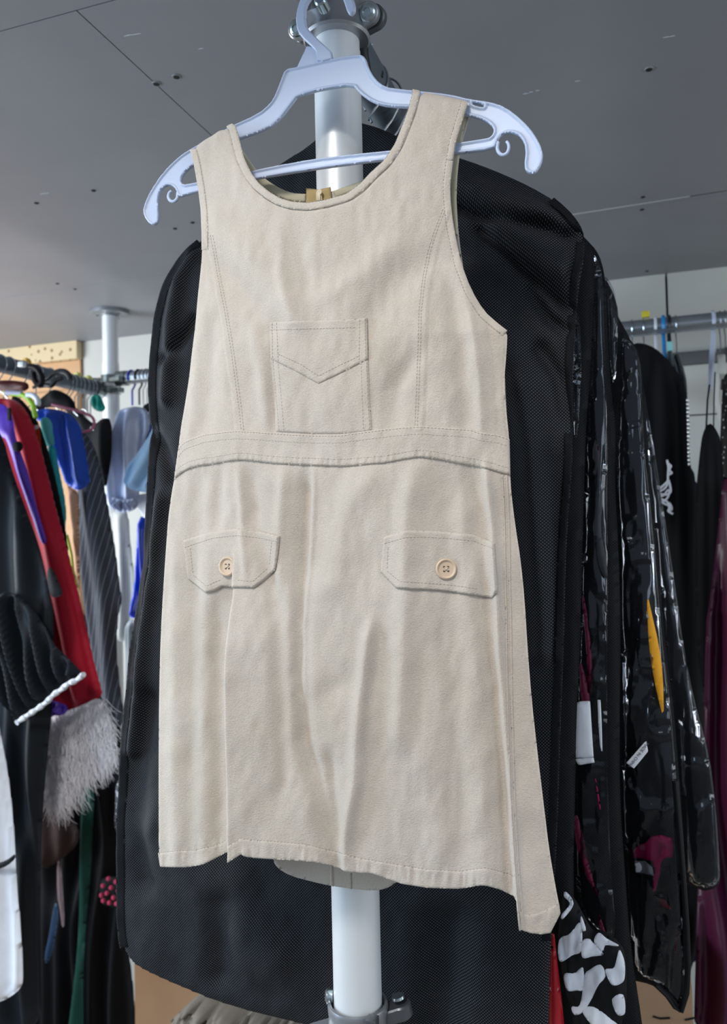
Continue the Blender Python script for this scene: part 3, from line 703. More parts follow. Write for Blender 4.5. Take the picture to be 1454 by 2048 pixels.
# topstitching
mb = MB()
def stitch(pts, base=.0003, S=Fd, pitchm=.0032, r=.00017, duty=.62):
    p = smoothpoly(pts, 200) if len(pts) > 2 else smoothpoly([pts[0], tuple((np.array(pts[0]) + np.array(pts[1])) / 2), pts[1]], 120)
    q = conv(p, YD, lambda x, z: S(x, z) + base); y = YD - S(q[:, 0], q[:, 1]) - base; V = np.stack([q[:, 0], y, q[:, 1]], 1)
    s = np.concatenate([[0], np.cumsum(np.linalg.norm(np.diff(V, axis=0), axis=1))]); t = 0
    while t + pitchm * duty < s[-1]:
        a, b = t, t + pitchm * duty; A = np.array([np.interp(a, s, V[:, i]) for i in range(3)]); B = np.array([np.interp(b, s, V[:, i]) for i in range(3)])
        mb.tube([A, B], r, 5); t += pitchm
off = lambda pts, dx, dy: [(x + dx, y + dy) for x, y in pts]
stitch(strip(nl, 15)[150:], .0006); stitch(off(wtop, 0, 17), .0026); stitch(off(wtop, 0, 3), .0026); stitch(off(wbot, 0, -15), .0026); stitch(off(wbot, 0, -3), .0026)
stitch(PR + [-14, 0]); stitch(PR + [-19, 0]); stitch(PL + [12, 0]); stitch(PL + [17, 0])
stitch(strip(ah, -14)[80:]); stitch(strip(st, -13)[40:]); stitch(strip(al, 13)[60:])
stitch(hemtop); stitch(ht)
stitch([(544,646),(545,717)], .003); stitch([(553,645),(556,722)], .003); stitch([(719,639),(718,727)], .003); stitch([(730,637),(731,720)], .003); stitch([(540,660),(716,655)], .003)
stitch([(556,708),(600,728),(637,752),(680,730),(718,712)], .003)
stitch([(546,722),(552,790),(558,863)], .0014); stitch([(556,727),(562,790),(568,863)], .0014); stitch([(722,725),(724,790),(727,862)], .0014); stitch([(733,724),(736,790),(739,862)], .0014)
stitch([(369,1095),(426,1076),(474,1071),(520,1076),(556,1084)], .0038); stitch([(380,1096),(386,1150)], .0038); stitch([(543,1084),(538,1134)], .0038); stitch([(386,1150),(412,1172),(440,1160)], .0038); stitch([(475,1160),(505,1163),(538,1134)], .0038)
stitch([(769,1087),(811,1075),(848,1074),(898,1077),(947,1082),(988,1098)], .0038); stitch([(776,1095),(774,1142)], .0038); stitch([(774,1142),(800,1163),(850,1166),(900,1170),(960,1178)], .0038)
mb.build('topstitching', m_thread, dress, sharp=0)
# ================================================================== black garment bags on the main rail
m_nw = mk_nonwoven(); m_nwd = mk_nonwoven('#060709', '#1b1d22'); m_vin = mk_vinyl(); m_blk = cloth('#0d0e11', .75, .3); m_blkg = plain('#0a0b0e', .16, 0, Specular_IOR_Level=.6)
m_wire = plain('#b8bec2', .2, 1); m_bind = cloth('#0c0d10', .6, .5, 700)
def wire_hook(name_parent, X, Y, Z, R, mat, stem=.05, r=.0014, axis='y', tilt=0, flip=1, nm='hook'):
    """hook over a rail that runs along axis"""
    pts = []
    for k in range(19):
        an = math.pi * (1.15 - 1.35 * k / 18) ; pts.append((R * math.cos(an) * flip, R * math.sin(an)))
    pts = pts[::1]
    last = pts[-1]; pts += [(last[0] * .6, last[1] - R * .55), (0, last[1] - R * 1.1), (0, -R - stem)]
    out = []
    for u, v in pts:
        out.append((X + u, Y + tilt * v, Z + v) if axis == 'y' else (X + tilt * v, Y + u, Z + v))
    mb = MB(); mb.tube(out, r, 8); return mb.build(nm, mat, name_parent, loc=(X, Y, Z) if name_parent is None else None)
BF = [
 ([(900,405),(960,432),(1040,448),(1160,472)], 11, -7, 'x', 0, 0),
 ([(930,380),(1010,410),(1110,440)], 26, 6, 'x', 0, 0),
 ([(960,460),(1010,500),(1080,570),(1140,620)], 10, -6, 'x', 0, 0),
 ([(1010,470),(1080,520),(1150,560)], 30, 7, 'x', 0, 0),
 ([(1060,580),(1100,640),(1130,660)], 12, -5, 'x', 0, 0),
 ([(930,560),(980,640),(1030,760)], 40, 6, 'x', 0, 0),
 ([(1080,700),(1120,760),(1140,860)], 16, -5, 'x', 0, 0),
 ([(1040,760),(1060,900),(1075,1100),(1090,1300)], 24, 6, 'x', 0, 0),
 ([(390,510),(365,560),(350,640),(340,800)], 14, 5, 'x', 0, 0),
 ([(395,640),(360,700),(330,720)], 10, -4, 'x', 0, 0),
 ([(305,860),(330,900),(350,960)], 12, -4, 'x', 0, 0),
 ([(330,1000),(305,1150),(290,1300),(265,1500)], 14, 5, 'x', 0, 0),
 ([(300,1400),(280,1560),(290,1760)], 26, -5, 'x', 0, 0),
 ([(330,1650),(420,1760),(560,1900)], 60, 8, 'x', 0, 0),
 ([(900,1850),(880,2000),(880,2100)], 50, -8, 'x', 0, 0),
 ([(460,1800),(440,1950)], 30, -6, 'x', 0, 0),
]
def bagF(Y, thick, lst, amp=.004, seed=1, r=.07):
    def f(x, z, d):
        px, py = toPx(x, np.full_like(x, Y - thick * .5), z)
        return (dome(thick, r)(d) + 1.5 * foldh(px, py, lst) * sstep(d / .02) + amp * vnoise(px / 60, py / 110, seed) * sstep(d / .03) + amp * .3 * vnoise(px / 18, py / 30, seed + 1) * sstep(d / .015))
    return f
def inset(poly, k):
    p = np.array(poly, float); n = len(p); T = np.roll(p, -1, 0) - np.roll(p, 1, 0); T /= np.linalg.norm(T, axis=1)[:, None] + 1e-9
    A = 0.5 * np.sum(p[:, 0] * np.roll(p[:, 1], -1) - np.roll(p[:, 0], -1) * p[:, 1]); s = 1 if A > 0 else -1
    return p + np.stack([-T[:, 1], T[:, 0]], 1) * s * k
bag1 = [(690,238),(723,246),(765,258),(815,283),(860,298),(915,315),(960,330),(1010,350),(1060,373),(1110,402),(1140,428),(1160,452),(1169,470),(1168,522),(1158,571),(1152,644),(1146,742),(1146,864),(1144,938),(1135,1055),(1131,1143),(1128,1290),(1121,1450),(1117,1600),(1110,1750),(1103,1875),(1099,1960),(1097,2080),(1080,2120),(900,2096),(700,2064),(599,2046),(500,2022),(429,2000),(400,1988),(330,1959),(275,1932),(258,1913),(248,1890),(242,1858),(241,1775),(242,1637),(245,1540),(250,1470),(259,1392),(268,1282),(283,1209),(290,1160),(298,1125),(296,1100),(299,1027),(304,942),(309,856),(304,771),(310,687),(316,638),(326,590),(339,559),(365,519),(401,484),(450,430),(510,365),(560,328),(620,292),(655,255)]
Y1 = .887
gb = thing('garment_bag', (XP, Y1, ZR1 + .02), 'large black nonwoven garment bag directly behind the beige dress', 'garment bag', 'black garment bags on the rail')
f1 = bagF(Y1, .016, BF, .006, 4)
sheet('cover', [bag1], Y1, .0035, f1, lambda x, z, d: dome(.012, .05)(d), m_nw, gb, ck=1)
# stitched binding round the edge of the bag
def edge_band(outline, k, name, mat, parent, Y, f, t=.0012):
    o = chaikin(outline, 1); i = inset(o, k)
    S = lambda x, z: f(x, z, np.full_like(x, .006))
    return sheet(name, [np.vstack([o, o[:1], i[:1], i[::-1]])], Y, .003, lambda x, z, d: S(x, z) + .0004 + dome(t, .002)(d), lambda x, z, d: -S(x, z) + .0008, mat, parent, ck=0)
lft = [(p) for p in bag1 if p[0] < 560 and p[1] < 1930][::-1]
def open_band(pts, k, name, mat, parent, Y, f, t=.0008, inwards=1, step=.002):
    p = smoothpoly(pts, 160); q = strip(p, k * inwards)
    return sheet(name, [q], Y, step, lambda x, z, d: f(x, z, np.full_like(x, .012)) + .0002 + dome(t, .002)(d), lambda x, z, d: -f(x, z, np.full_like(x, .012)) + .001, mat, parent, ck=0)
open_band([(401,484),(365,519),(339,559),(326,590),(316,638),(310,687),(304,771),(309,856),(304,942),(299,1027),(296,1100),(298,1125),(290,1160),(283,1209),(268,1282),(259,1392),(250,1470),(245,1540),(242,1637),(241,1775),(242,1858),(248,1890)], 17, 'binding', m_nwd, gb, Y1, f1)
open_band([(1110,402),(1140,428),(1160,452),(1169,470),(1168,522),(1158,571),(1152,644),(1146,742),(1146,864),(1144,938),(1135,1055),(1131,1143),(1128,1290),(1121,1450),(1117,1600),(1110,1750),(1103,1875)], -16, 'binding', m_nwd, gb, Y1, f1)
wire_hook(gb, XP - .002, Y1, ZR1 - .0016, .0245, m_wire, .02)

def bag(label, outline, Y, thick=.014, mat=None, seed=1, hookY=None, amp=.006, r=.05, step=.005):
    g_ = thing('garment_bag', (XP, Y, ZR1 + .02), label, 'garment bag', 'black garment bags on the rail')
    f = bagF(Y, thick, [], amp, seed, r); sheet('cover', [outline], Y, step, f, lambda x, z, d: dome(thick, r)(d), mat or m_nwd, g_, ck=1)
    wire_hook(g_, XP + .001 * seed, Y, ZR1 - .0016, .0245, m_wire, .03); return g_, f
LB = [(1000, 2100), (620, 2080), (420, 1900), (400, 1300), (430, 700), (520, 420), (640, 300), (735, 272)]
topR = [(765, 276), (860, 300), (960, 335), (1060, 380), (1130, 425)]
LB3 = [(1000, 2100), (620, 2080), (470, 1900), (450, 1300), (500, 700), (600, 480), (700, 380), (770, 336)]
b2, f2 = bag('black garment bag with a thin vinyl edge, second from the front', topR + [(1172,480),(1188,505),(1190,560),(1184,650),(1180,750),(1172,850),(1169,950),(1163,1150),(1160,1300),(1153,1430),(1150,1600),(1146,1750),(1152,1900),(1158,2000),(1160,2100)] + LB, .955, seed=2)
def vinyl(outline, Y, thick, parent, seed=3, amp=.006, step=.0045, nm='vinyl_window', r=.025, sx=22, sy=60):
    def f(x, z, d):
        px, py = toPx(x, np.full_like(x, Y), z)
        wx = 14 * vnoise(px / 60, py / 90, seed + 2)
        n = vnoise((px + py * .12 + wx) / sx, py / (sy * 3.2), seed); m = vnoise((px - py * .1 + wx) / sx * 1.9, py / (sy * 2.0), seed + 7)
        cr = np.exp(-(vnoise((px * .8 + py * .35) / 30, (py * .5 - px * .3) / 30, seed + 11) / .035) ** 2)
        return dome(thick, r)(d) + (amp * .9 * n + amp * .35 * m) * sstep(d / .01) + amp * .32 * cr * sstep(d / .008)
    return sheet(nm, [outline], Y, step, f, lambda x, z, d: -f(x, z, d) + .0004, m_vin, parent, ck=1)
vinyl([(1151,610),(1160,640),(1163,720),(1160,820),(1150,900),(1146,800),(1147,700)], .938, .006, b2, 5)
b3, f3 = bag('black garment bag with maroon showing through its clear panel, third from the front', [(800,334),(900,352),(1000,385),(1080,412),(1140,445)] + [(1176,482),(1197,505),(1209,545),(1213,600),(1216,700),(1224,800),(1232,850),(1229,950),(1237,1100),(1240,1200),(1241,1300),(1239,1450),(1240,1600),(1250,1750),(1262,1900),(1285,2048),(1290,2110)] + LB3, 1.02, seed=3)
vinyl([(1180,500),(1196,520),(1206,560),(1208,650),(1212,760),(1216,860),(1214,1000),(1216,1150),(1214,1300),(1214,1450),(1216,1600),(1222,1750),(1232,1850),(1225,1880),(1190,1860),(1165,1830),(1150,1760),(1150,1600),(1152,1450),(1160,1300),(1164,1150),(1170,950),(1174,850),(1182,750),(1184,650),(1190,560)], .992, .006, b3, 8, .008)
vinyl([(1206,545),(1226,572),(1233,602),(1236,650),(1234,740),(1226,780),(1216,700),(1213,600)], 1.05, .01, b3, 4, .006, nm='vinyl_sleeve')
m_mar = cloth('#5e1230', .5, .3); m_mag = cloth('#9c1550', .55, .3); m_white = cloth('#e4e7ee', .8, .3)
def piece(name, outline, Y, t, mat, parent, step=.003, seed=1, amp=.002, ck=1):
    def f(x, z, d): px, py = toPx(x, np.full_like(x, Y), z); return dome(t, .012)(d) + amp * vnoise(px / 14, py / 50, seed) * sstep(d / .006)
    return sheet(name, [outline], Y, step, f, lambda x, z, d: 0 * d + .0006, mat, parent, ck=ck)
for i, (o, m_) in enumerate((([(1162,1180),(1170,1200),(1180,1270),(1186,1340),(1182,1400),(1176,1380),(1172,1290)], m_mar), ([(1158,1310),(1170,1350),(1182,1400),(1178,1440),(1160,1400)], m_mar), ([(1150,1620),(1162,1650),(1180,1740),(1200,1800),(1192,1790),(1165,1740),(1148,1670)], m_mar),
        ([(1186,1530),(1196,1580),(1205,1640),(1198,1620)], m_mag), ([(1196,1820),(1206,1850),(1216,1878),(1208,1876),(1198,1850)], m_mar), ([(1194,880),(1200,900),(1204,980),(1198,960)], cloth('#3a0f1e', .5)))):
    piece('coloured_lining', o, .988 - .0004 * i, .003, m_, b3, .0025)
piece('grey_lining', [(1186,870),(1202,900),(1206,1000),(1200,1060),(1212,1110),(1216,1160),(1204,1150),(1188,1100),(1184,980)], .9868, .003, cloth('#34353a', .6), b3)
cd = thing('white_garment', P(1170, 1400, .975), 'white folded garment inside the clear panel of the third garment bag', 'garment')
piece('front', [(1151,1407),(1160,1403),(1180,1402),(1183,1450),(1187,1514),(1170,1516),(1152,1516),(1150,1480)], .976, .003, m_white, cd, .0015, ck=0)
piece('hem', [(1150,1518),(1187,1515),(1189,1525),(1160,1530),(1156,1529)], .976, .0035, m_white, cd, .0015, ck=0)
piece('side', [(1195,1400),(1201,1400),(1203,1440),(1205,1512),(1200,1490),(1197,1450)], .978, .002, m_white, cd, .0015, ck=0)
# the long shiny vinyl bags further back
b4, f4 = bag('glossy black vinyl garment bag ending in a shiny point, fourth from the front', [(840,402),(940,420),(1060,450),(1150,490),(1205,545),(1234,600),(1238,655),(1262,680),(1279,706),(1285,745),(1286,800),(1291,900),(1304,1000),(1319,1150),(1331,1300),(1346,1400),(1358,1550),(1369,1700),(1378,1850),(1380,1930),(1376,1990),(1366,2022),(1357,2027),(1340,2005),(1312,1972),(1275,1962),(1200,1950),(1000,1940),(500,1900),(430,1300),(480,900),(560,640),(700,460),(800,408)], 1.12, .02, m_nwd, 6)
vinyl([(1241,672),(1262,684),(1276,706),(1282,745),(1284,800),(1288,900),(1300,1000),(1314,1150),(1326,1300),(1340,1400),(1352,1550),(1362,1700),(1370,1850),(1372,1930),(1368,1990),(1360,2018),(1345,1995),(1312,1962),(1275,1950),(1262,1900),(1252,1750),(1243,1600),(1243,1450),(1243,1300),(1242,1200),(1239,1100),(1234,950),(1236,850),(1242,760)], 1.088, .012, b4, 12, .012, .004, r=.02, sx=26, sy=55)
mb = MB(); q = [P(x, y, 1.082) for x, y in ((1350,1560),(1358,1650),(1366,1750),(1373,1850),(1376,1930),(1373,1985),(1362,2020),(1350,2012),(1335,1990),(1312,1968))]; mb.tube(q, .006, 10, flat=.6); mb.build('binding', m_bind, b4)
for i, (o, m_) in enumerate((([(1266,1702),(1278,1690),(1292,1686),(1302,1674),(1322,1670),(1344,1676),(1347,1694),(1345,1714),(1330,1716),(1322,1726),(1320,1748),(1312,1780),(1305,1786),(1306,1760),(1310,1738),(1302,1722),(1284,1718),(1266,1715)], m_mag), ([(1268,1722),(1290,1722),(1305,1735),(1308,1752),(1290,1748),(1270,1745)], cloth('#8f9298', .7)), ([(1276,1690),(1290,1690),(1298,1706),(1280,1702)], cloth('#a05068', .7)), ([(1350,1820),(1354,1880),(1356,1925),(1350,1900)], m_mar), ([(1310,1795),(1330,1800),(1344,1820),(1325,1815)], cloth('#6b1a20', .6)))):
    piece('coloured_lining', o, 1.083 - .0006 * i, .003, m_, b4, .002, ck=0)
yt = tag(piece('yellow_garment', [(1293,1180),(1303,1225),(1318,1290),(1326,1350),(1328,1440),(1322,1420),(1308,1360),(1297,1290)], 1.075, .003, cloth('#e0a02a', .7), None), 'mustard yellow fabric showing in a slit between glossy black bags', 'garment')
# size tag with its printing
T0 = P(1275, 1511, 1.062)
tg = bpy.data.objects.new('care_tag', None); C.objects.link(tg); tg.parent = b4; tg.location = [float(v) for v in (T0 - np.array(b4.location))]; tg['label'] = 'small white made-in-China tag'
piece('label_ribbon', [(1290,1484),(1293,1483),(1296,1503),(1268,1537),(1253,1526)], 1.062, .0006, m_white, tg, .0012, 1, 0, 0)
cu = bpy.data.curves.new('printing', 'FONT'); cu.body = 'MADE IN CHINA'; cu.size = .0052; cu.align_x = 'CENTER'; cu.align_y = 'CENTER'; cu.extrude = .0001
to = bpy.data.objects.new('printing', cu); C.objects.link(to); bpy.context.view_layer.update()
me = bpy.data.meshes.new_from_object(to.evaluated_get(bpy.context.evaluated_depsgraph_get())); bpy.data.objects.remove(to)
a = P(1291, 1492, 1.0); b = P(1262, 1530, 1.0); ang = math.atan2(b[2] - a[2], b[0] - a[0])
V = np.array([v.co[:] for v in me.vertices]); V = np.stack([V[:, 0] * math.cos(ang) - V[:, 1] * math.sin(ang), -V[:, 2] * 1.0, V[:, 0] * math.sin(ang) + V[:, 1] * math.cos(ang)], 1) + P(1276.5, 1510, 1.0605)
link('printing', V, [list(p.vertices) for p in me.polygons], plain('#55585e', .8), tg, smooth=False)
b5, f5 = bag('glossy black vinyl garment bag reaching furthest right, behind the pointed one', [(905,492),(1040,520),(1180,570),(1250,645),(1285,760),(1300,850),(1322,1000),(1345,1150),(1368,1300),(1388,1400),(1418,1500),(1431,1600),(1441,1740),(1440,1768),(1425,1780),(1400,1780),(1370,1765),(1300,1760),(800,1750),(600,1700),(560,1100),(620,760),(760,560),(860,498)], 1.32, .03, m_nwd, 9)
vinyl([(1290,800),(1302,860),(1324,1000),(1347,1150),(1368,1300),(1388,1400),(1416,1500),(1430,1600),(1440,1740),(1438,1764),(1424,1776),(1400,1776),(1372,1760),(1366,1650),(1356,1500),(1342,1380),(1326,1250),(1312,1100),(1300,960)], 1.278, .012, b5, 17, .014, .005, r=.02, sx=30, sy=60)
# white braid ornament on the black garment behind
def squig(name, lines, Y, r, mat, parent=None):
    mb = MB()
    for pts in lines:
        q = smoothpoly(pts, 40); V = np.array([P(x, y, Y) for x, y in q]); mb.tube(V, r, 6)
    return mb.build(name, mat, parent)
br = squig('braid_ornament', [[(1334,920),(1338,935),(1335,950),(1337,965),(1330,980),(1316,982),(1312,990),(1325,996),(1332,985),(1338,975),(1340,990),(1330,1003),(1316,1006),(1316,995),(1328,1000),(1340,1004),(1336,1014),(1342,1026),(1346,1015),(1338,1005)],
    [(1336,962),(1326,972),(1312,982),(1320,988),(1334,990),(1342,984),(1340,970),(1337,960)], [(1334,925),(1342,932),(1338,940),(1344,946),(1336,950)], [(1318,1000),(1330,1008),(1342,1012),(1336,1022),(1346,1028)]], 1.72, .0022, m_white)
tag(br, 'white braided ornament sewn on a black garment at the right', 'ornament')

# striped and red garments low at the right edge of the first bag
sg = thing('striped_garment', P(1180, 1785, .925), 'black and white striped garment bunched up beside the lower right corner of the dress', 'garment')
def sF(x, z, d=None):
    px, py = toPx(x, np.full_like(x, .92), z); return .012 + .009 * vnoise((px + py * .4) / 26, (py - px * .5) / 40, 21) + .006 * vnoise(px / 12, py / 30, 22)
sheet('cloth', [[(1128,1780),(1150,1800),(1165,1830),(1185,1866),(1200,1860),(1240,1886),(1253,1920),(1253,2030),(1242,2040),(1248,2100),(1160,2100),(1145,2030),(1126,1960),(1115,1880),(1120,1830)]], .925, .003, lambda x, z, d: sF(x, z) * sstep(d / .012 + .2), lambda x, z, d: .004 + 0 * d, m_blk, sg, ck=1)
for o in ([(1131,1783),(1147,1808),(1126,1838),(1123,1830),(1140,1808),(1128,1793)], [(1118,1881),(1139,1868),(1161,1846),(1163,1900),(1144,1911),(1119.5,1923)], [(1128,1949),(1149,1946),(1166,1935),(1167,1978),(1154,1981),(1134,1980)], [(1164.5,1883),(1178,1878),(1185,1885),(1207,1908),(1185,1913),(1164.5,1915)], [(1188,1884),(1197,1866),(1214,1878),(1237.5,1891),(1227,1892),(1210,1891),(1205,1906)], [(1168,1953),(1180,1939),(1202,1929),(1211,1953),(1197,1970),(1183,1999),(1166,2024),(1149,2030),(1143,2014),(1160,2009)], [(1210,1940),(1227,1936),(1233,1919),(1239,1900),(1248.5,1921.6),(1250,1948),(1245,1965),(1224,1970)], [(1224,1998),(1246,1990),(1250,2026),(1234,2029)], [(1162,1832),(1172,1860),(1162,1859)], [(1165,2025),(1188,2014),(1236,2050),(1260,2075),(1210,2075)]):
    sheet('white_stripe', [o], .925, .002, lambda x, z, d: sF(x, z) + .0012 * sstep(d / .001) , lambda x, z, d: -sF(x, z) + .001, m_white, sg, ck='c', surf=lambda x, z: sF(x, z), dens=6)
tag(piece('red_garment', [(1103,1868),(1108,1862),(1112,1900),(1119,1960),(1128,2040),(1132,2110),(1094,2110),(1098,2000)], .912, .006, plain('#b3202b', .3, 0), None), 'strip of shiny red fabric below the lower right corner of the dress', 'garment')

# ================================================================== clothes on the back rail, right side
def phang(label, X, mat, drop=.075, half=.2, r=.004, hookmat=None, Z=ZR3, Yc=YLP, neck=.045, bar=False, cat='hanger', group=None, rr=.022, arms=True, k=1.0):
    h = thing('coat_hanger', (X, Yc, Z + .02), label, cat, group)
    wire_hook(h, X, Yc, Z - .0009, rr, hookmat or mat, neck - .0, .0016 if hookmat else r * .8, axis='x')
    if arms:
        z0 = Z - rr - neck
        q = [(X, Yc - half, z0 - drop - .03), (X, Yc - half + .01, z0 - drop), (X, Yc - half * .55, z0 - drop * .55), (X, Yc - .03, z0 - .012), (X, Yc, z0), (X, Yc + .03, z0 - .012), (X, Yc + half * .55, z0 - drop * .55), (X, Yc + half - .01, z0 - drop)]
        mb = MB(); mb.tube(smooth3(q, 40), r * k, 10, flat=1.6, up=[1, 0, 0]); mb.build('arms', mat, h)
        if bar: mb = MB(); mb.tube([(X, Yc - half + .01, z0 - drop - .004), (X, Yc + half - .012, z0 - drop - .004)], r * .6, 8); mb.build('bar', mat, h)
    return h
def smooth3(q, n):
    q = np.array(q, float); s = np.concatenate([[0], np.cumsum(np.linalg.norm(np.diff(q, axis=0), axis=1))]); t = np.linspace(0, s[-1], n)
    o = np.stack([np.interp(t, s, q[:, i]) for i in range(3)], 1)
    for _ in range(2): o[1:-1] = (o[:-2] + 2 * o[1:-1] + o[2:]) / 4
    return o
xr = lambda px: P(px, 660, YLP)[0]
m_pw = plain('#dfe4ec', .3); m_pb = plain('#1f86c8', .3); m_pk = plain('#16171b', .35); m_clear = plain('#c3cbdd', .2, 0, Specular_IOR_Level=.7)
phang('wire-hooked hanger on the back rail nearest the glossy bags', xr(1264), m_pk, hookmat=m_wire)
h = phang('dark hanger with a yellow size marker on the back rail', xr(1287), m_pk, hookmat=m_wire)
c = np.array([xr(1292), YLP - .004, ZR3 + .03]); mb = MB(); mb.box(c - [.009, .006, .007], c + [.009, .006, .008], .002); mb.build('size_marker', plain('#e0d03a', .4), h)
phang('white plastic hanger on the back rail, left of the blue one', xr(1311), m_pw, r=.0042)
phang('bright blue plastic hanger on the back rail', xr(1327), m_pb, r=.0058, drop=.1, half=.19)
h = phang('black plastic hanger with a small teal tag beside the blue hanger', xr(1339), m_pk, r=.0045)
c = np.array([xr(1338), YLP - .022, ZR3 - .055]); mb = MB(); mb.box(c - [.006, .003, .011], c + [.006, .003, .011], .001); mb.build('size_tag', plain('#8fd0d0', .5), h)
phang('black wooden hanger with a wire hook, right of the blue hanger', xr(1352), m_pk, r=.008, hookmat=m_wire, drop=.09, half=.2, neck=.055, k=1.0)
h = phang('translucent white plastic hanger near the right edge of the photo', xr(1427), m_clear, r=.0052, neck=.05, arms=False)
mb = MB(); mb.tube([P(1427, 668, YLP - .02), P(1425, 700, YLP - .03), P(1422, 740, YLP - .06), P(1419, 782, YLP - .1)], [.005, .0065, .006, .004], 10); mb.build('arm', m_clear, h)
h = phang('wire hanger with white clips at the right edge of the photo', xr(1440), m_pw, hookmat=m_wire, neck=.05, arms=False)
mb = MB(); c = np.array([xr(1440), YLP - .01, ZR3 - .11]); mb.box(c - [.008, .006, .028], c + [.008, .006, .028], .002); mb.tube([c + [-.012, -.01, -.02], c + [-.015, -.012, -.08], c + [-.004, -.012, -.14]], .005, 8); mb.tube([c + [.012, -.01, -.02], c + [.015, -.012, -.08], c + [.002, -.012, -.14]], .005, 8)
mb.build('clip', plain('#cfcfc8', .4), h)
phang('plain wire hook at the very right edge of the photo', xr(1450), m_pk, hookmat=m_wire, half=.12)
def garm(name, label, cat, outline, Y, mat, thick=.05, back=.05, amp=.012, seed=1, lam=None, slant=0.0, step=.006, group=None, r=None, parent=None, loc=None, ck=1):
    def f(x, z, d):
        l = lam or .06
        w1 = np.cos(2 * np.pi * ((x + slant * z) / l + .9 * vnoise(z / .35 + seed, x / .3, seed)) + seed)
        w2 = vnoise((x + slant * z) / (l * .45), z / .22, seed + 3)
        return dome(thick * .6, r or max(.035, thick * 2))(d) + (amp * .75 * w1 + amp * 1.5 * w2) * sstep(d / .02)
    o = sheet(name, [outline], Y, step, f, lambda x, z, d: dome(back * .6, r or max(.03, back * 2))(d), mat, parent, loc=loc, ck=ck)
    return tag(o, label, cat, group) if label else o
m_vel = cloth('#0a0b0f', .8, .3); m_navy = cloth('#0b1430', .75)
garm('black_dress', 'black dress hanging from the blue hanger on the back rail', 'dress', [(1252,700),(1270,684),(1300,690),(1322,705),(1345,730),(1366,760),(1377,800),(1379,850),(1379,930),(1392,952),(1400,1100),(1410,1300),(1415,1600),(1400,1950),(1300,2010),(1240,2010),(1240,1000)], 1.82, m_vel, .05, .1)
# beaded edge
bd = thing('beaded_trim', P(1377, 800, 1.72), 'string of silver beads on the edge of the black dress', 'beads')
for i in range(17):
    c = P(1375 + .2 * i, 800 + i * 8, 1.722); mb = MB(); mb.lathe(c, (0, 0, 1), [(.0, -.0035), (.0022, -.0025), (.0028, 0), (.0022, .0025), (.0, .0035)], 10); mb.build('bead', plain('#d8dcdc', .15, .6), bd)
bs = thing('black_camisole', P(1420, 860, 1.72), 'black strappy camisole hanging from the translucent white hanger', 'camisole')
garm('bodice', None, None, [(1405,868),(1413,850),(1422,846),(1432,858),(1442,880),(1448,960),(1446,1120),(1436,1300),(1410,1400),(1392,1300),(1390,1100),(1392,980),(1400,900)], 1.72, m_vel, .02, .03, parent=bs)
mb = MB(); mb.tube([P(1419, 770, 1.74), P(1415, 800, 1.73), P(1412, 865, 1.72)], .0035, 8, flat=.5); mb.build('strap', m_vel, bs)
mb = MB(); mb.tube([P(1430, 745, 1.8), P(1428, 800, 1.74), P(1427, 865, 1.74)], .0025, 8, flat=.5); mb.build('strap', m_vel, bs)
garm('sequined_dress', 'black dress covered in small white sequins at the right edge', 'dress', [(1444,785),(1450,740),(1500,740),(1520,1050),(1446,1060),(1438,980),(1440,880)], 1.76, mk_dots('#0c0d10', '#c8ccd2', 95, .22), .03, .05)
m_maroon = cloth('#4a1234', .38, .2, 400, .2, spec=.5)
garm('maroon_dress', 'dark maroon satin dress hanging at the right edge of the photo', 'dress', [(1446,950),(1454,960),(1520,960),(1560,2120),(1386,2120),(1394,1800),(1408,1500),(1410,1260),(1422,1180),(1436,1060)], 1.66, m_maroon, .05, .08, .03, 5, .05)
garm('black_cape', 'black garment filling the gap between glossy bags and maroon dress', 'garment', [(1300,860),(1390,960),(1420,1000),(1428,1300),(1440,1700),(1412,1850),(1404,1930),(1300,1940),(1200,1930),(1200,1000)], 2.12, m_navy, .02, .03, seed=8)

# ================================================================== clothes on the left rail
m_red = cloth('#b8122f', .6, .3, 500, .1, .2); m_pur = cloth('#6a3fd0', .4, .3, 600, .15, spec=.5); m_teal = cloth('#15a3ac', .45, .3, spec=.5); m_tealk = cloth('#5cb5b8', .9, .9, 260, .25)
m_blue = cloth('#0b48b8', .38, .2, 600, .12, spec=.5); m_roy = cloth('#0b3fd0', .3, .2, 600, .1, spec=.6); m_coat = cloth('#161b21', .6, .4, 500); m_pin = mk_stripes(('#3c3e45', '#7d8087'), .0125, 0, .9, .8, math.radians(-9))
m_beige = cloth('#b98d70', .6); m_sil = cloth('#aab4cf', .32, .2, 500, .1, spec=.6); m_lb = cloth('#8fb4d6', .6, .2); m_iv = cloth('#c9c9c4', .6)
garm('white_robe', 'long white robe with a black belt line at the left edge', 'robe', [(-60,1380),(-10,1420),(8,1500),(22,1590),(30,1690),(34,1780),(42,1860),(46,1950),(44,1975),(20,1995),(-10,2008),(-60,2010)], 1.36, m_white, .03, .03, .008, 2)
wr = bpy.data.objects['white_robe']
garm('black_band', None, None, [(-60,1726),(-10,1728),(15,1720),(31,1706),(32,1716),(15,1732),(-10,1741),(-60,1742)], 1.325, m_blk, .008, .004, .001, parent=wr, step=.004)
bc = thing('black_coat', P(40, 860, 1.45), 'black coat with a gathered sleeve edged in white at the left edge', 'coat')
garm('body', None, None, [(-80,840),(-10,850),(8,880),(18,920),(34,970),(56,1030),(78,1090),(88,1130),(100,1190),(108,1230),(106,1400),(96,1500),(84,1640),(80,1800),(84,2100),(-80,2120)], 1.45, m_coat, .03, .02, .016, 3, .07, parent=bc)
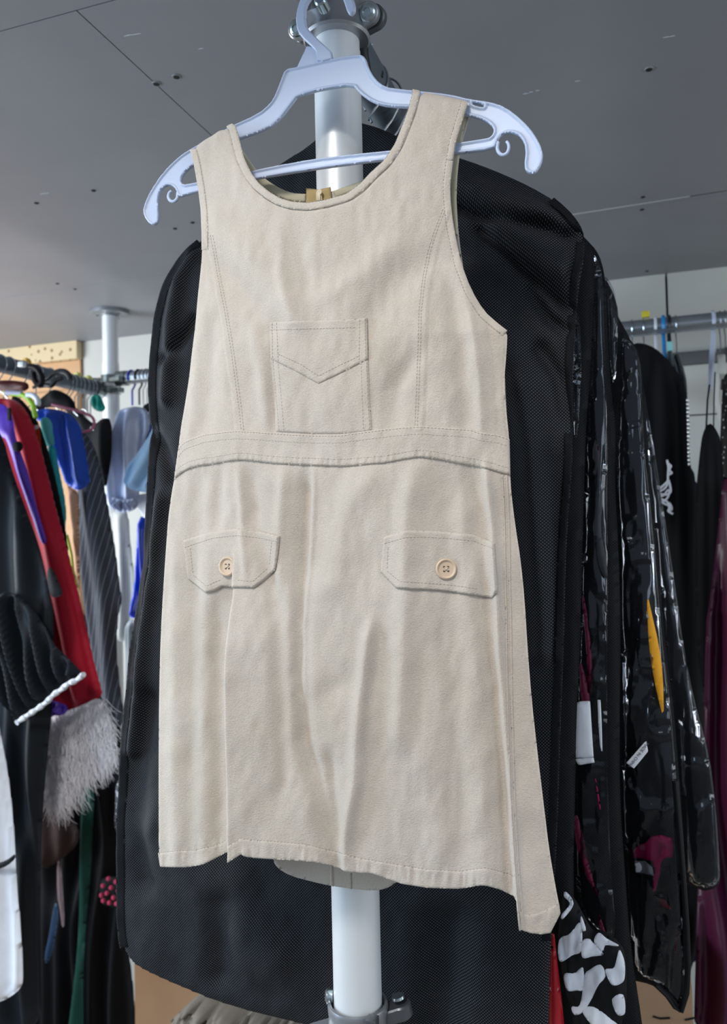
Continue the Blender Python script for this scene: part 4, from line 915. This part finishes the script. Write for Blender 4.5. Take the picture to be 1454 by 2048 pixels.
garm('sleeve', None, None, [(0,1180),(40,1190),(84,1240),(108,1290),(130,1310),(150,1330),(166,1348),(140,1368),(112,1390),(90,1410),(60,1430),(34,1447),(20,1420),(-20,1380),(-40,1250)], 1.41, m_coat, .03, .02, .03, 7, .032, .25, parent=bc, step=.004)
mb = MB(); q = np.array([P(x, y, 1.385 + .004 * math.sin(i * 1.9)) for i, (x, y) in enumerate(smoothpoly([(167,1349),(152,1362),(138,1366),(122,1380),(108,1388),(94,1404),(72,1420),(50,1434),(33,1446)], 40))]); mb.tube(q, .0055 + .001 * np.sin(np.arange(40) * 1.3), 10); mb.build('white_trim', m_white, bc)
garm('cuff', None, None, [(100,1130),(112,1150),(126,1185),(122,1192),(108,1196),(100,1190),(92,1150)], 1.405, m_blk, .01, .01, .003, 2, parent=bc, step=.004)
pu = thing('purple_costume', P(20, 810, 1.5), 'bright purple costume with black dots between black coat and red coat', 'costume')
garm('body', None, None, [(-60,790),(0,808),(14,812),(26,835),(30,870),(42,905),(58,950),(72,1010),(84,1050),(95,1087),(82,1088),(70,1050),(52,1000),(34,950),(20,900),(8,870),(-60,860)], 1.515, m_pur, .015, .008, .005, 2, parent=pu, step=.004)
garm('ruffle', None, None, [(70,1430),(82,1412),(100,1400),(118,1404),(136,1412),(134,1425),(120,1432),(104,1430),(96,1450),(84,1462),(70,1468),(66,1450)], 1.5, m_pur, .02, .01, .02, 5, .022, parent=pu, step=.003)
mb = MB(); c = P(35, 893, 1.5); mb.lathe(c, (0, -1, 0), [(.012, -.004), (.012, .002), (.008, .004), (.0, .004)], 20); mb.build('black_dot', m_blk, pu); mb = MB(); c = P(18, 826, 1.502); mb.box(c - [.004, .003, .018], c + [.006, .002, .012], .002); mb.build('black_patch', m_blk, pu)
rc = thing('red_coat', P(40, 800, 1.57), 'red coat with a shaggy white fur hem on the left rail', 'coat')
RO = [(-30,795),(18,797),(36,803),(52,820),(66,850),(82,900),(98,960),(112,1020),(132,1090),(150,1160),(167,1230),(184,1310),(200,1370),(206,1392),(180,1405),(150,1418),(120,1425),(90,1420),(60,1300),(30,1000),(0,860)]
garm('body', None, None, RO, 1.565, m_red, .04, .04, .014, 4, .06, .28, parent=rc)
FO = [(75,1475),(88,1440),(130,1422),(165,1410),(200,1392),(216,1420),(228,1470),(232,1510),(215,1530),(190,1545),(165,1560),(140,1590),(112,1610),(88,1600),(80,1560)]
m_fur = cloth('#e9e6ea', .8, .2, 200, .04)
fc = garm('fur_hem', None, None, FO, 1.553, m_fur, .05, .02, .012, 6, .05, .2, parent=rc, step=.005)
rng = np.random.RandomState(5); lp = conv(chaikin(FO, 1), 1.51); lo, hi = lp.min(0), lp.max(0); mbf = MB(); cnt = 0
def inpoly(x, z, lp):
    c = False
    for (ax, az), (bx, bz) in zip(lp, np.roll(lp, -1, 0)):
        if (az > z) != (bz > z) and x < (bx - ax) * (z - az) / (bz - az) + ax: c = not c
    return c
while cnt < 2600:
    x = rng.uniform(lo[0], hi[0]); z = rng.uniform(lo[1], hi[1])
    if not inpoly(x, z, lp): continue
    cnt += 1; L = rng.uniform(.022, .055) * (1.25 if z < lo[1] + .06 else 1); th = rng.normal(.25, .28); kx = rng.normal(0, .5); p = np.array([x, 1.512 + rng.uniform(-.004, .012), z]); pts = [p]; n = 5
    for i in range(n):
        a = th + kx * i / n; p = p + np.array([math.sin(a) * L / n, rng.normal(0, .0012) - .0008, -math.cos(a) * L / n]); pts.append(p)
    mbf.tube(pts, np.linspace(.0009, .0002, n + 1), 4, caps=False)
fs = mbf.build('fur_strands', m_fur, fc, sharp=0); fs['kind'] = 'stuff'
garm('dark_jacket', 'black jacket with an orange-red panel between red coat and teal sweater', 'jacket', [(20,790),(40,795),(62,820),(80,850),(96,900),(112,960),(128,1040),(140,1120),(90,1120),(60,900),(30,830)], 1.61, m_blk, .02, .03, .004, 3)
dj = bpy.data.objects['dark_jacket']
garm('orange_panel', None, None, [(58,846),(70,850),(78,852),(82,880),(84,930),(78,925),(70,890),(62,868)], 1.588, cloth('#b8401f', .6), .004, .004, .001, parent=dj, step=.003)
garm('white_badge', None, None, [(68,852),(74,850),(80,849),(79,855),(72,860),(68,858)], 1.583, m_white, .002, .002, .0, parent=dj, step=.002)
tt = thing('teal_sweater', P(95, 836, 1.64), 'teal sweater with a knitted shoulder, between red coat and blue sleeve', 'sweater')
garm('shoulder', None, None, [(80,840),(86,834),(98,836),(104,846),(106,870),(110,892),(94,896),(84,870)], 1.64, m_tealk, .02, .03, .003, 2, parent=tt, step=.004)
garm('body', None, None, [(92,892),(110,890),(114,920),(122,960),(130,1000),(132,1030),(130,1062),(136,1100),(128,1090),(112,1020),(100,960)], 1.64, m_teal, .02, .03, .006, 2, parent=tt, step=.004)
garm('blue_dress', 'deep blue satin dress with a short puffed sleeve under the pink hanger', 'dress', [(60,830),(84,816),(110,818),(134,824),(150,836),(160,850),(166,880),(172,910),(176,940),(180,965),(174,972),(158,982),(148,978),(132,968),(128,950),(118,925),(110,900),(104,860)], 1.69, m_blue, .05, .05, .016, 9, .045, .2)
garm('beige_dress', 'narrow beige garment hanging below the blue sleeve', 'dress', [(133,955),(140,975),(152,980),(158,990),(159,1100),(160,1170),(156,1200),(150,1120),(144,1060),(136,1010)], 1.74, m_beige, .02, .03, .008, 3, .04, step=.004)
mb = MB(); q = [P(x, y, 1.72) for x, y in ((134, 1070), (143, 1110), (146, 1140), (154, 1175))]; mb.tube(q, .0035, 8); tag(mb.build('lime_ribbon', plain('#9aa31e', .5), None), 'thin lime green ribbon between red coat and pinstriped suit', 'ribbon')
ps = garm('pinstripe_suit', 'dark grey pinstriped suit jacket on the left rail', 'jacket', [(150,850),(168,862),(184,885),(198,920),(206,965),(214,1000),(222,1050),(232,1110),(240,1180),(244,1200),(236,1230),(232,1300),(240,1380),(248,1430),(244,1452),(230,1456),(215,1440),(200,1380),(185,1310),(168,1200),(160,1120),(156,1000)], 1.79, m_pin, .04, .05, .01, 12, .07, .1)
garm('black_shirt', 'black shirt hanging behind the pinstriped suit, beside the left pole', 'shirt', [(120,800),(150,812),(165,830),(190,850),(205,835),(224,838),(224,905),(220,935),(212,980),(204,960),(196,930),(180,890),(160,870)], 1.865, m_blk, .02, .02, .006, 5)
garm('black_jacket', 'black jacket draped over the big black hanger above the blue dress', 'jacket', [(70,806),(90,790),(105,778),(122,782),(140,792),(150,806),(152,822),(130,820),(108,814),(86,816),(76,830)], 1.715, m_vel, .03, .03, .004, 2, step=.004)
tc_ = garm('dark_green_dress', 'long dark green garment hanging low behind the fur hem', 'dress', [(165,1560),(190,1580),(186,1640),(182,1750),(172,1850),(166,1950),(168,2100),(130,2110),(150,1950),(158,1850),(160,1700)], 1.87, cloth('#0a3a30', .6), .03, .03, .01, 3)
garm('black_gown', 'long black gown hanging low in the shadow below the fur hem', 'gown', [(60,1250),(160,1180),(240,1420),(246,1600),(246,1860),(262,1930),(276,2100),(40,2110),(60,1700)], 1.93, m_vel, .04, .05, .02, 6)
garm('brown_jacket', 'dark brown garment hanging just below the white fur', 'jacket', [(80,1600),(110,1612),(134,1600),(146,1640),(158,1660),(158,1685),(140,1705),(110,1728),(86,1740),(78,1700)], 1.80, cloth('#2a1916', .7), .04, .04, .01, 3)
garm('grey_trousers', 'narrow grey-brown garment below the dark brown one', 'trousers', [(114,1720),(122,1722),(126,1780),(130,1850),(124,1858),(120,1820),(114,1790)], 1.83, cloth('#6a5a5c', .7), .01, .02, .004, 3, step=.004)
garm('blue_scarf', 'slim dark blue scarf with a pale tip in the lower left shadow', 'scarf', [(112,1800),(118,1830),(110,1880),(102,1915),(92,1930),(88,1915),(98,1870),(106,1820)], 1.85, cloth('#1c334c', .5), .01, .02, .004, 3, step=.004)
pd = thing('spotted_scarf', P(220, 1750, 1.9), 'black fabric with pink spots beside the left edge of the black bag', 'scarf')
garm('cloth', None, None, [(198,1760),(215,1752),(250,1755),(255,1815),(225,1815),(200,1808)], 1.88, m_blk, .02, .02, .006, parent=pd, step=.004)
for i, (x, y) in enumerate(((216,1758),(231,1764),(205,1772),(221,1776),(236,1782),(202,1791),(213,1787),(226,1796),(238,1799),(206,1802),(218,1806),(232,1808))):
    mb = MB(); mb.lathe(P(x, y, 1.853), (0, -1, 0), [(.006, -.004), (.0062, 0), (.004, .003), (.0, .0035)], 12); mb.build('spot', plain('#b5385a', .4), pd)
# clothes on the back rail, left of the bags
bl = thing('silver_blouse', P(262, 818, 1.98), 'silvery white blouse with puffed gathered sleeve beside the left pole', 'blouse')
garm('sleeve', None, None, [(236,822),(250,816),(275,812),(296,820),(302,850),(290,880),(282,920),(278,960),(280,985),(270,1010),(250,1018),(236,1020),(222,1012),(216,990),(210,965),(212,940),(216,900),(224,870),(230,845)], 1.93, m_sil, .04, .03, .018, 4, .05, parent=bl, step=.004)
garm('cuff', None, None, [(214,988),(230,996),(250,1000),(272,996),(278,1008),(270,1020),(248,1026),(232,1024),(218,1012)], 1.90, m_sil, .02, .02, .02, 7, .016, parent=bl, step=.003)
garm('white_skirt', 'off-white skirt hanging below the silvery sleeve', 'skirt', [(216,1015),(240,1022),(256,1020),(262,1100),(270,1160),(266,1250),(262,1278),(246,1284),(232,1280),(234,1200),(228,1120),(220,1060)], 1.97, m_iv, .03, .04, .014, 5, .05)
garm('white_collar', 'white folded fabric below the light blue frill', 'garment', [(270,990),(300,985),(306,1030),(296,1045),(280,1025),(272,1012)], 1.955, m_white, .02, .02, .006, 3, step=.004)
garm('light_blue_blouse', 'light blue frilled blouse tucked behind the black bag', 'blouse', [(310,845),(300,868),(286,890),(270,915),(254,930),(250,950),(246,966),(256,976),(272,982),(296,986),(312,988),(320,900)], 1.84, m_lb, .03, .02, .016, 8, .05, -.6, step=.004)
garm('navy_dress', 'navy blue dress behind the light blue frill', 'dress', [(300,820),(316,815),(320,860),(304,880),(286,900),(276,900),(282,870),(290,840)], 2.0, cloth('#12256b', .5), .02, .03, .006, 3, step=.004)
garm('royal_blue_dress', 'shiny royal blue satin dress hanging at the left edge of the black bag', 'dress', [(276,1030),(300,1040),(302,1100),(300,1160),(290,1200),(284,1232),(262,1238),(258,1222),(268,1180),(272,1100)], 1.92, m_roy, .03, .03, .014, 6, .04, step=.004)
garm('grey_cloth', 'pale grey pleated cloth below the royal blue dress', 'garment', [(256,1240),(280,1238),(284,1300),(270,1360),(260,1420),(250,1410),(252,1330),(248,1260)], 1.96, cloth('#9fa3a6', .7), .02, .03, .012, 4, .02, step=.004)
garm('lace_blouse', 'grey and white lace edge at the left side of the black bag', 'blouse', [(232,1560),(252,1560),(252,1680),(240,1672),(228,1655),(230,1620)], 1.9, mk_dots('#4a4a52', '#c9ccd6', 120, .3), .01, .02, .004, 2, step=.004)

# hangers on the left rail
XL2 = XLP - .02
def lhook(label, py_ratio, Y, mat, stem=.06, r=.0015, X=XL2, group=None):
    o = wire_hook(None, X, Y, ZR2 - .0004, .0235, mat, stem, r, axis='y', nm='coat_hanger'); return tag(o, label, 'hanger', group)
for Y, what in ((1.352, 'the white robe'), (1.448, 'the black coat'), (1.497, 'the purple costume'), (1.563, 'the red coat'), (1.61, 'the black and orange jacket'), (1.64, 'the teal sweater'), (1.69, 'the deep blue dress'), (1.74, 'the narrow beige garment'), (1.79, 'the pinstriped suit'), (1.86, 'the black shirt'), (1.875, 'the dark green garment'), (1.93, 'the long black gown')):
    h_ = thing('coat_hanger', (XL2, Y, ZR2 + .02), 'thin metal hanger on the left rail holding ' + what, 'hanger', 'metal hangers on the left rail')
    wire_hook(h_, XL2, Y, ZR2 - .0004, .0235, m_wire, .04, .0016)
    mb = MB(); z0 = ZR2 - .0235 - .04; mb.tube(smooth3([(XL2 - .12, Y, z0 - .085), (XL2 - .03, Y, z0 - .03), (XL2, Y, z0), (XL2 + .03, Y, z0 - .03), (XL2 + .09, Y, z0 - .08)], 30), .0016, 8); mb.build('shoulders', m_wire, h_)
for i, Y in enumerate((1.895, 1.91, 1.95, 1.965)):
    lhook('thin metal hanger hook on the far end of the left rail, carrying nothing visible', 0, Y, m_wire, .06, .0016, group='metal hooks far end')
bh = thing('coat_hanger', P(120, 742, 1.72), 'thick black plastic hanger with a broad hook over the left rail', 'hanger')
mb = MB(); q = np.array([P(x, y, 1.66) for x, y in smoothpoly([(66,776),(80,766),(95,757),(106,747),(118,742),(130,743),(138,750),(141,760)], 30)]); mb.tube(q, np.linspace(.004, .0085, 30), 12, flat=.7); mb.build('hook', m_pk, bh)
mb = MB(); q = np.array([P(x, y, 1.67) for x, y in smoothpoly([(78,772),(92,770),(104,772),(112,760),(124,756)], 20)]); mb.tube(q, .006, 10); mb.build('neck', m_pk, bh)
ph = thing('coat_hanger', P(180, 825, 1.76), 'dusty pink plastic hanger sticking out over the deep blue dress', 'hanger')
mb = MB(); q = np.array([P(x, y, 1.66) for x, y in smoothpoly([(104,809),(125,814),(150,821),(172,827),(184,833),(189,843),(188,853),(180,861),(166,864)], 50)]); mb.tube(q, .0036, 12); mb.build('arm', plain('#b0607a', .4), ph)
gh = thing('coat_hanger', P(70, 790, 1.6), 'lime green and white plastic hanger above the red coat', 'hanger')
mb = MB(); q = np.array([P(x, y, 1.55) for x, y in smoothpoly([(10,786),(30,788),(46,790),(56,796),(66,810),(70,830),(72,835)], 30)]); mb.tube(q, .006, 12); mb.build('arm', plain('#9fd02a', .4), gh)
mb = MB(); q = np.array([P(x, y, 1.54) for x, y in smoothpoly([(54,790),(66,790),(74,797),(77,806),(75,810)], 20)]); mb.tube(q, .0065, 12); mb.build('tip', m_pw, gh)
mb = MB(); q = np.array([P(x, y, 1.55) for x, y in ((12,786),(44,788))]); mb.tube(q, .0065, 12); mb.build('sleeve', plain('#b6b4c8', .5), gh)
bt_ = garm('brown_leather_top', 'reddish brown leather piece hanging under the near end of the left rail', 'garment', [(-10,762),(12,760),(40,762),(58,766),(56,782),(30,783),(4,782),(-10,778)], 1.6, cloth('#4a1a16', .45), .02, .02, .003, 2, step=.004)
gr = garm('teal_ruffle', 'crumpled teal green fabric at the far end of the left rail', 'garment', [(180,795),(192,787),(202,792),(206,804),(212,816),(206,824),(192,822),(182,812)], 1.9, cloth('#0c7a6c', .5), .02, .02, .01, 2, .02, step=.003)
for i, (x, y, col) in enumerate(((154, 760, '#d8d070'), (52, 733, '#e0a81a'), (176, 770, '#c8c860'))):
    c = np.array([XL2 + .002, onX(x, y, XL2)[1], ZR2 + .022]); mb = MB(); mb.lathe(c, (0, 1, 0), [(.009, -.008), (.011, -.004), (.011, .004), (.009, .008)], 14)
    tag(mb.build('size_marker', plain(col, .4)), ('pale yellow size marker in the middle of the left rail', 'orange-yellow size marker nearest on the left rail', 'yellow-green size marker at the far end of the left rail')[i], 'marker')
c = P(44, 729, 1.5); mb = MB(); mb.box(c - [.008, .006, .006], c + [.008, .006, .006], .002); tag(mb.build('clear_clip', plain('#e8ecec', .2)), 'small clear plastic clip on top of the near left rail', 'clip')
mb = MB(); q = np.array([P(x, y, 1.62) for x, y in smoothpoly([(60,733),(70,734),(78,742),(84,755),(84,768),(76,770),(68,758),(66,745)], 30)]); mb.tube(q, .0075, 12); tag(mb.build('black_hair_tie', cloth('#14090e', .5), None), 'black looped band wound round the left rail', 'band')
# coloured hanger hooks on the back rail beside the left pole
for i, (px, m_, r, lb) in enumerate(((264, plain('#2b3fd0', .3), .0035, 'blue plastic hanger on the back rail beside the left pole'), (278, m_pk, .0035, 'dark plastic hanger on the back rail right of the blue hook'), (286, m_wire, .0018, 'metal hanger hook on the back rail right of the dark one'), (294, m_wire, .0018, 'second metal hanger hook right of the dark one'), (301, m_wire, .0018, 'metal hanger hook on the back rail nearest the black bag'))):
    phang(lb, P(px, 755, YLP)[0], m_, r=r, hookmat=None, half=.15, drop=.05, neck=.06, arms=False)
tag(garm('dark_coat', 'dark coat between back rail hooks and black bag', 'coat', [(284,812),(296,806),(312,800),(318,812),(300,822),(288,832)], 1.98, m_blk, .02, .02, .004, 3, step=.004), None)
# hook of the second hanger on the main rail and the dark hanger hook beside the pole
o = wire_hook(None, XP + .004, .925, ZR1 - .0016, .0245, m_wire, .03, .0014, nm='coat_hanger'); tag(o, 'thin wire hanger hook over the dark rail right of the white pole', 'hanger')
mb = MB(); q = np.array([P(x, y, .87) for x, y in smoothpoly([(738,124),(748,127),(757,136),(762,147),(760,153)], 20)]); mb.tube(q, np.linspace(.002, .0038, 20), 10); tag(mb.build('coat_hanger', m_pk), 'tip of a black hanger hook sticking out right of the white pole', 'hanger')

# ================================================================== boxes and the crumpled cloth below
m_card = mk_board('#a58466', '#96775b', .8, 5)
def carton(label, lo, hi):
    t = thing('cardboard_box', ((lo[0] + hi[0]) / 2, (lo[1] + hi[1]) / 2, 0), label, 'box')
    mb = MB(); mb.box(lo, hi, .003); mb.build('carton', m_card, t)
    for y in (lo[1] + (hi[1] - lo[1]) * .5,):
        m2 = MB(); m2.box((lo[0] + .004, y - .025, hi[2]), (hi[0] - .004, y + .025, hi[2] + .0008)); m2.build('packing_tape', plain('#b59468', .3), t)
    f_ = MB(); f_.box((lo[0], lo[1] - .001, hi[2] * .5 - .001), (hi[0], lo[1] + .0005, hi[2] * .5 + .001)); f_.build('flap_seam', plain('#5f4a38', .8), t)
    return t
a = P(268, 1950, 1.62); b = P(560, 1950, 1.62); carton('plain brown cardboard box on the floor below the left side of the black bag', (a[0], 1.62, .001), (b[0] + .05, 2.0, .63))
a = P(1268, 1962, 1.45); b = P(1384, 1962, 1.45); cb = carton('brown cardboard box on the floor below the glossy black bags', (a[0] - .25, 1.45, .001), (b[0], 1.74, float(a[2])))
mb = MB(); q = [P(x, y, 1.4488) for x, y in ((1306, 2033), (1320, 2037), (1340, 2036))]; mb.tube(q, .0018, 6); q = [P(x, y, 1.4488) for x, y in ((1370, 2040), (1388, 2036), (1392, 2040))]; mb.tube(q, .0016, 6); mb.build('marker_line', m_blk, cb)
a = P(340, 2040, 1.22); b = P(700, 2040, 1.22); carton('cardboard box holding up the crumpled grey cloth', (a[0] + .02, 1.22, .001), (b[0], 1.52, .58))
hp = [(352,2030),(372,2012),(392,1992),(420,1990),(470,2000),(520,2012),(580,2026),(650,2040),(720,2050),(730,2110),(340,2110)]
def hf(x, z, d):
    px, py = toPx(x, np.full_like(x, 1.2), z); return dome(.06, .08)(d) + .09 * np.abs(vnoise((px + py) / 22, (py - px) / 50, 31)) + .05 * np.abs(vnoise((px - py) / 10, py / 16, 32))
tag(sheet('crumpled_cloth', [hp], 1.26, .003, hf, lambda x, z, d: dome(.08, .1)(d), cloth('#6e675e', .7, .3, 300, .2), None, ck=1), 'crumpled grey-beige cloth heaped below the black garment bag', 'cloth')
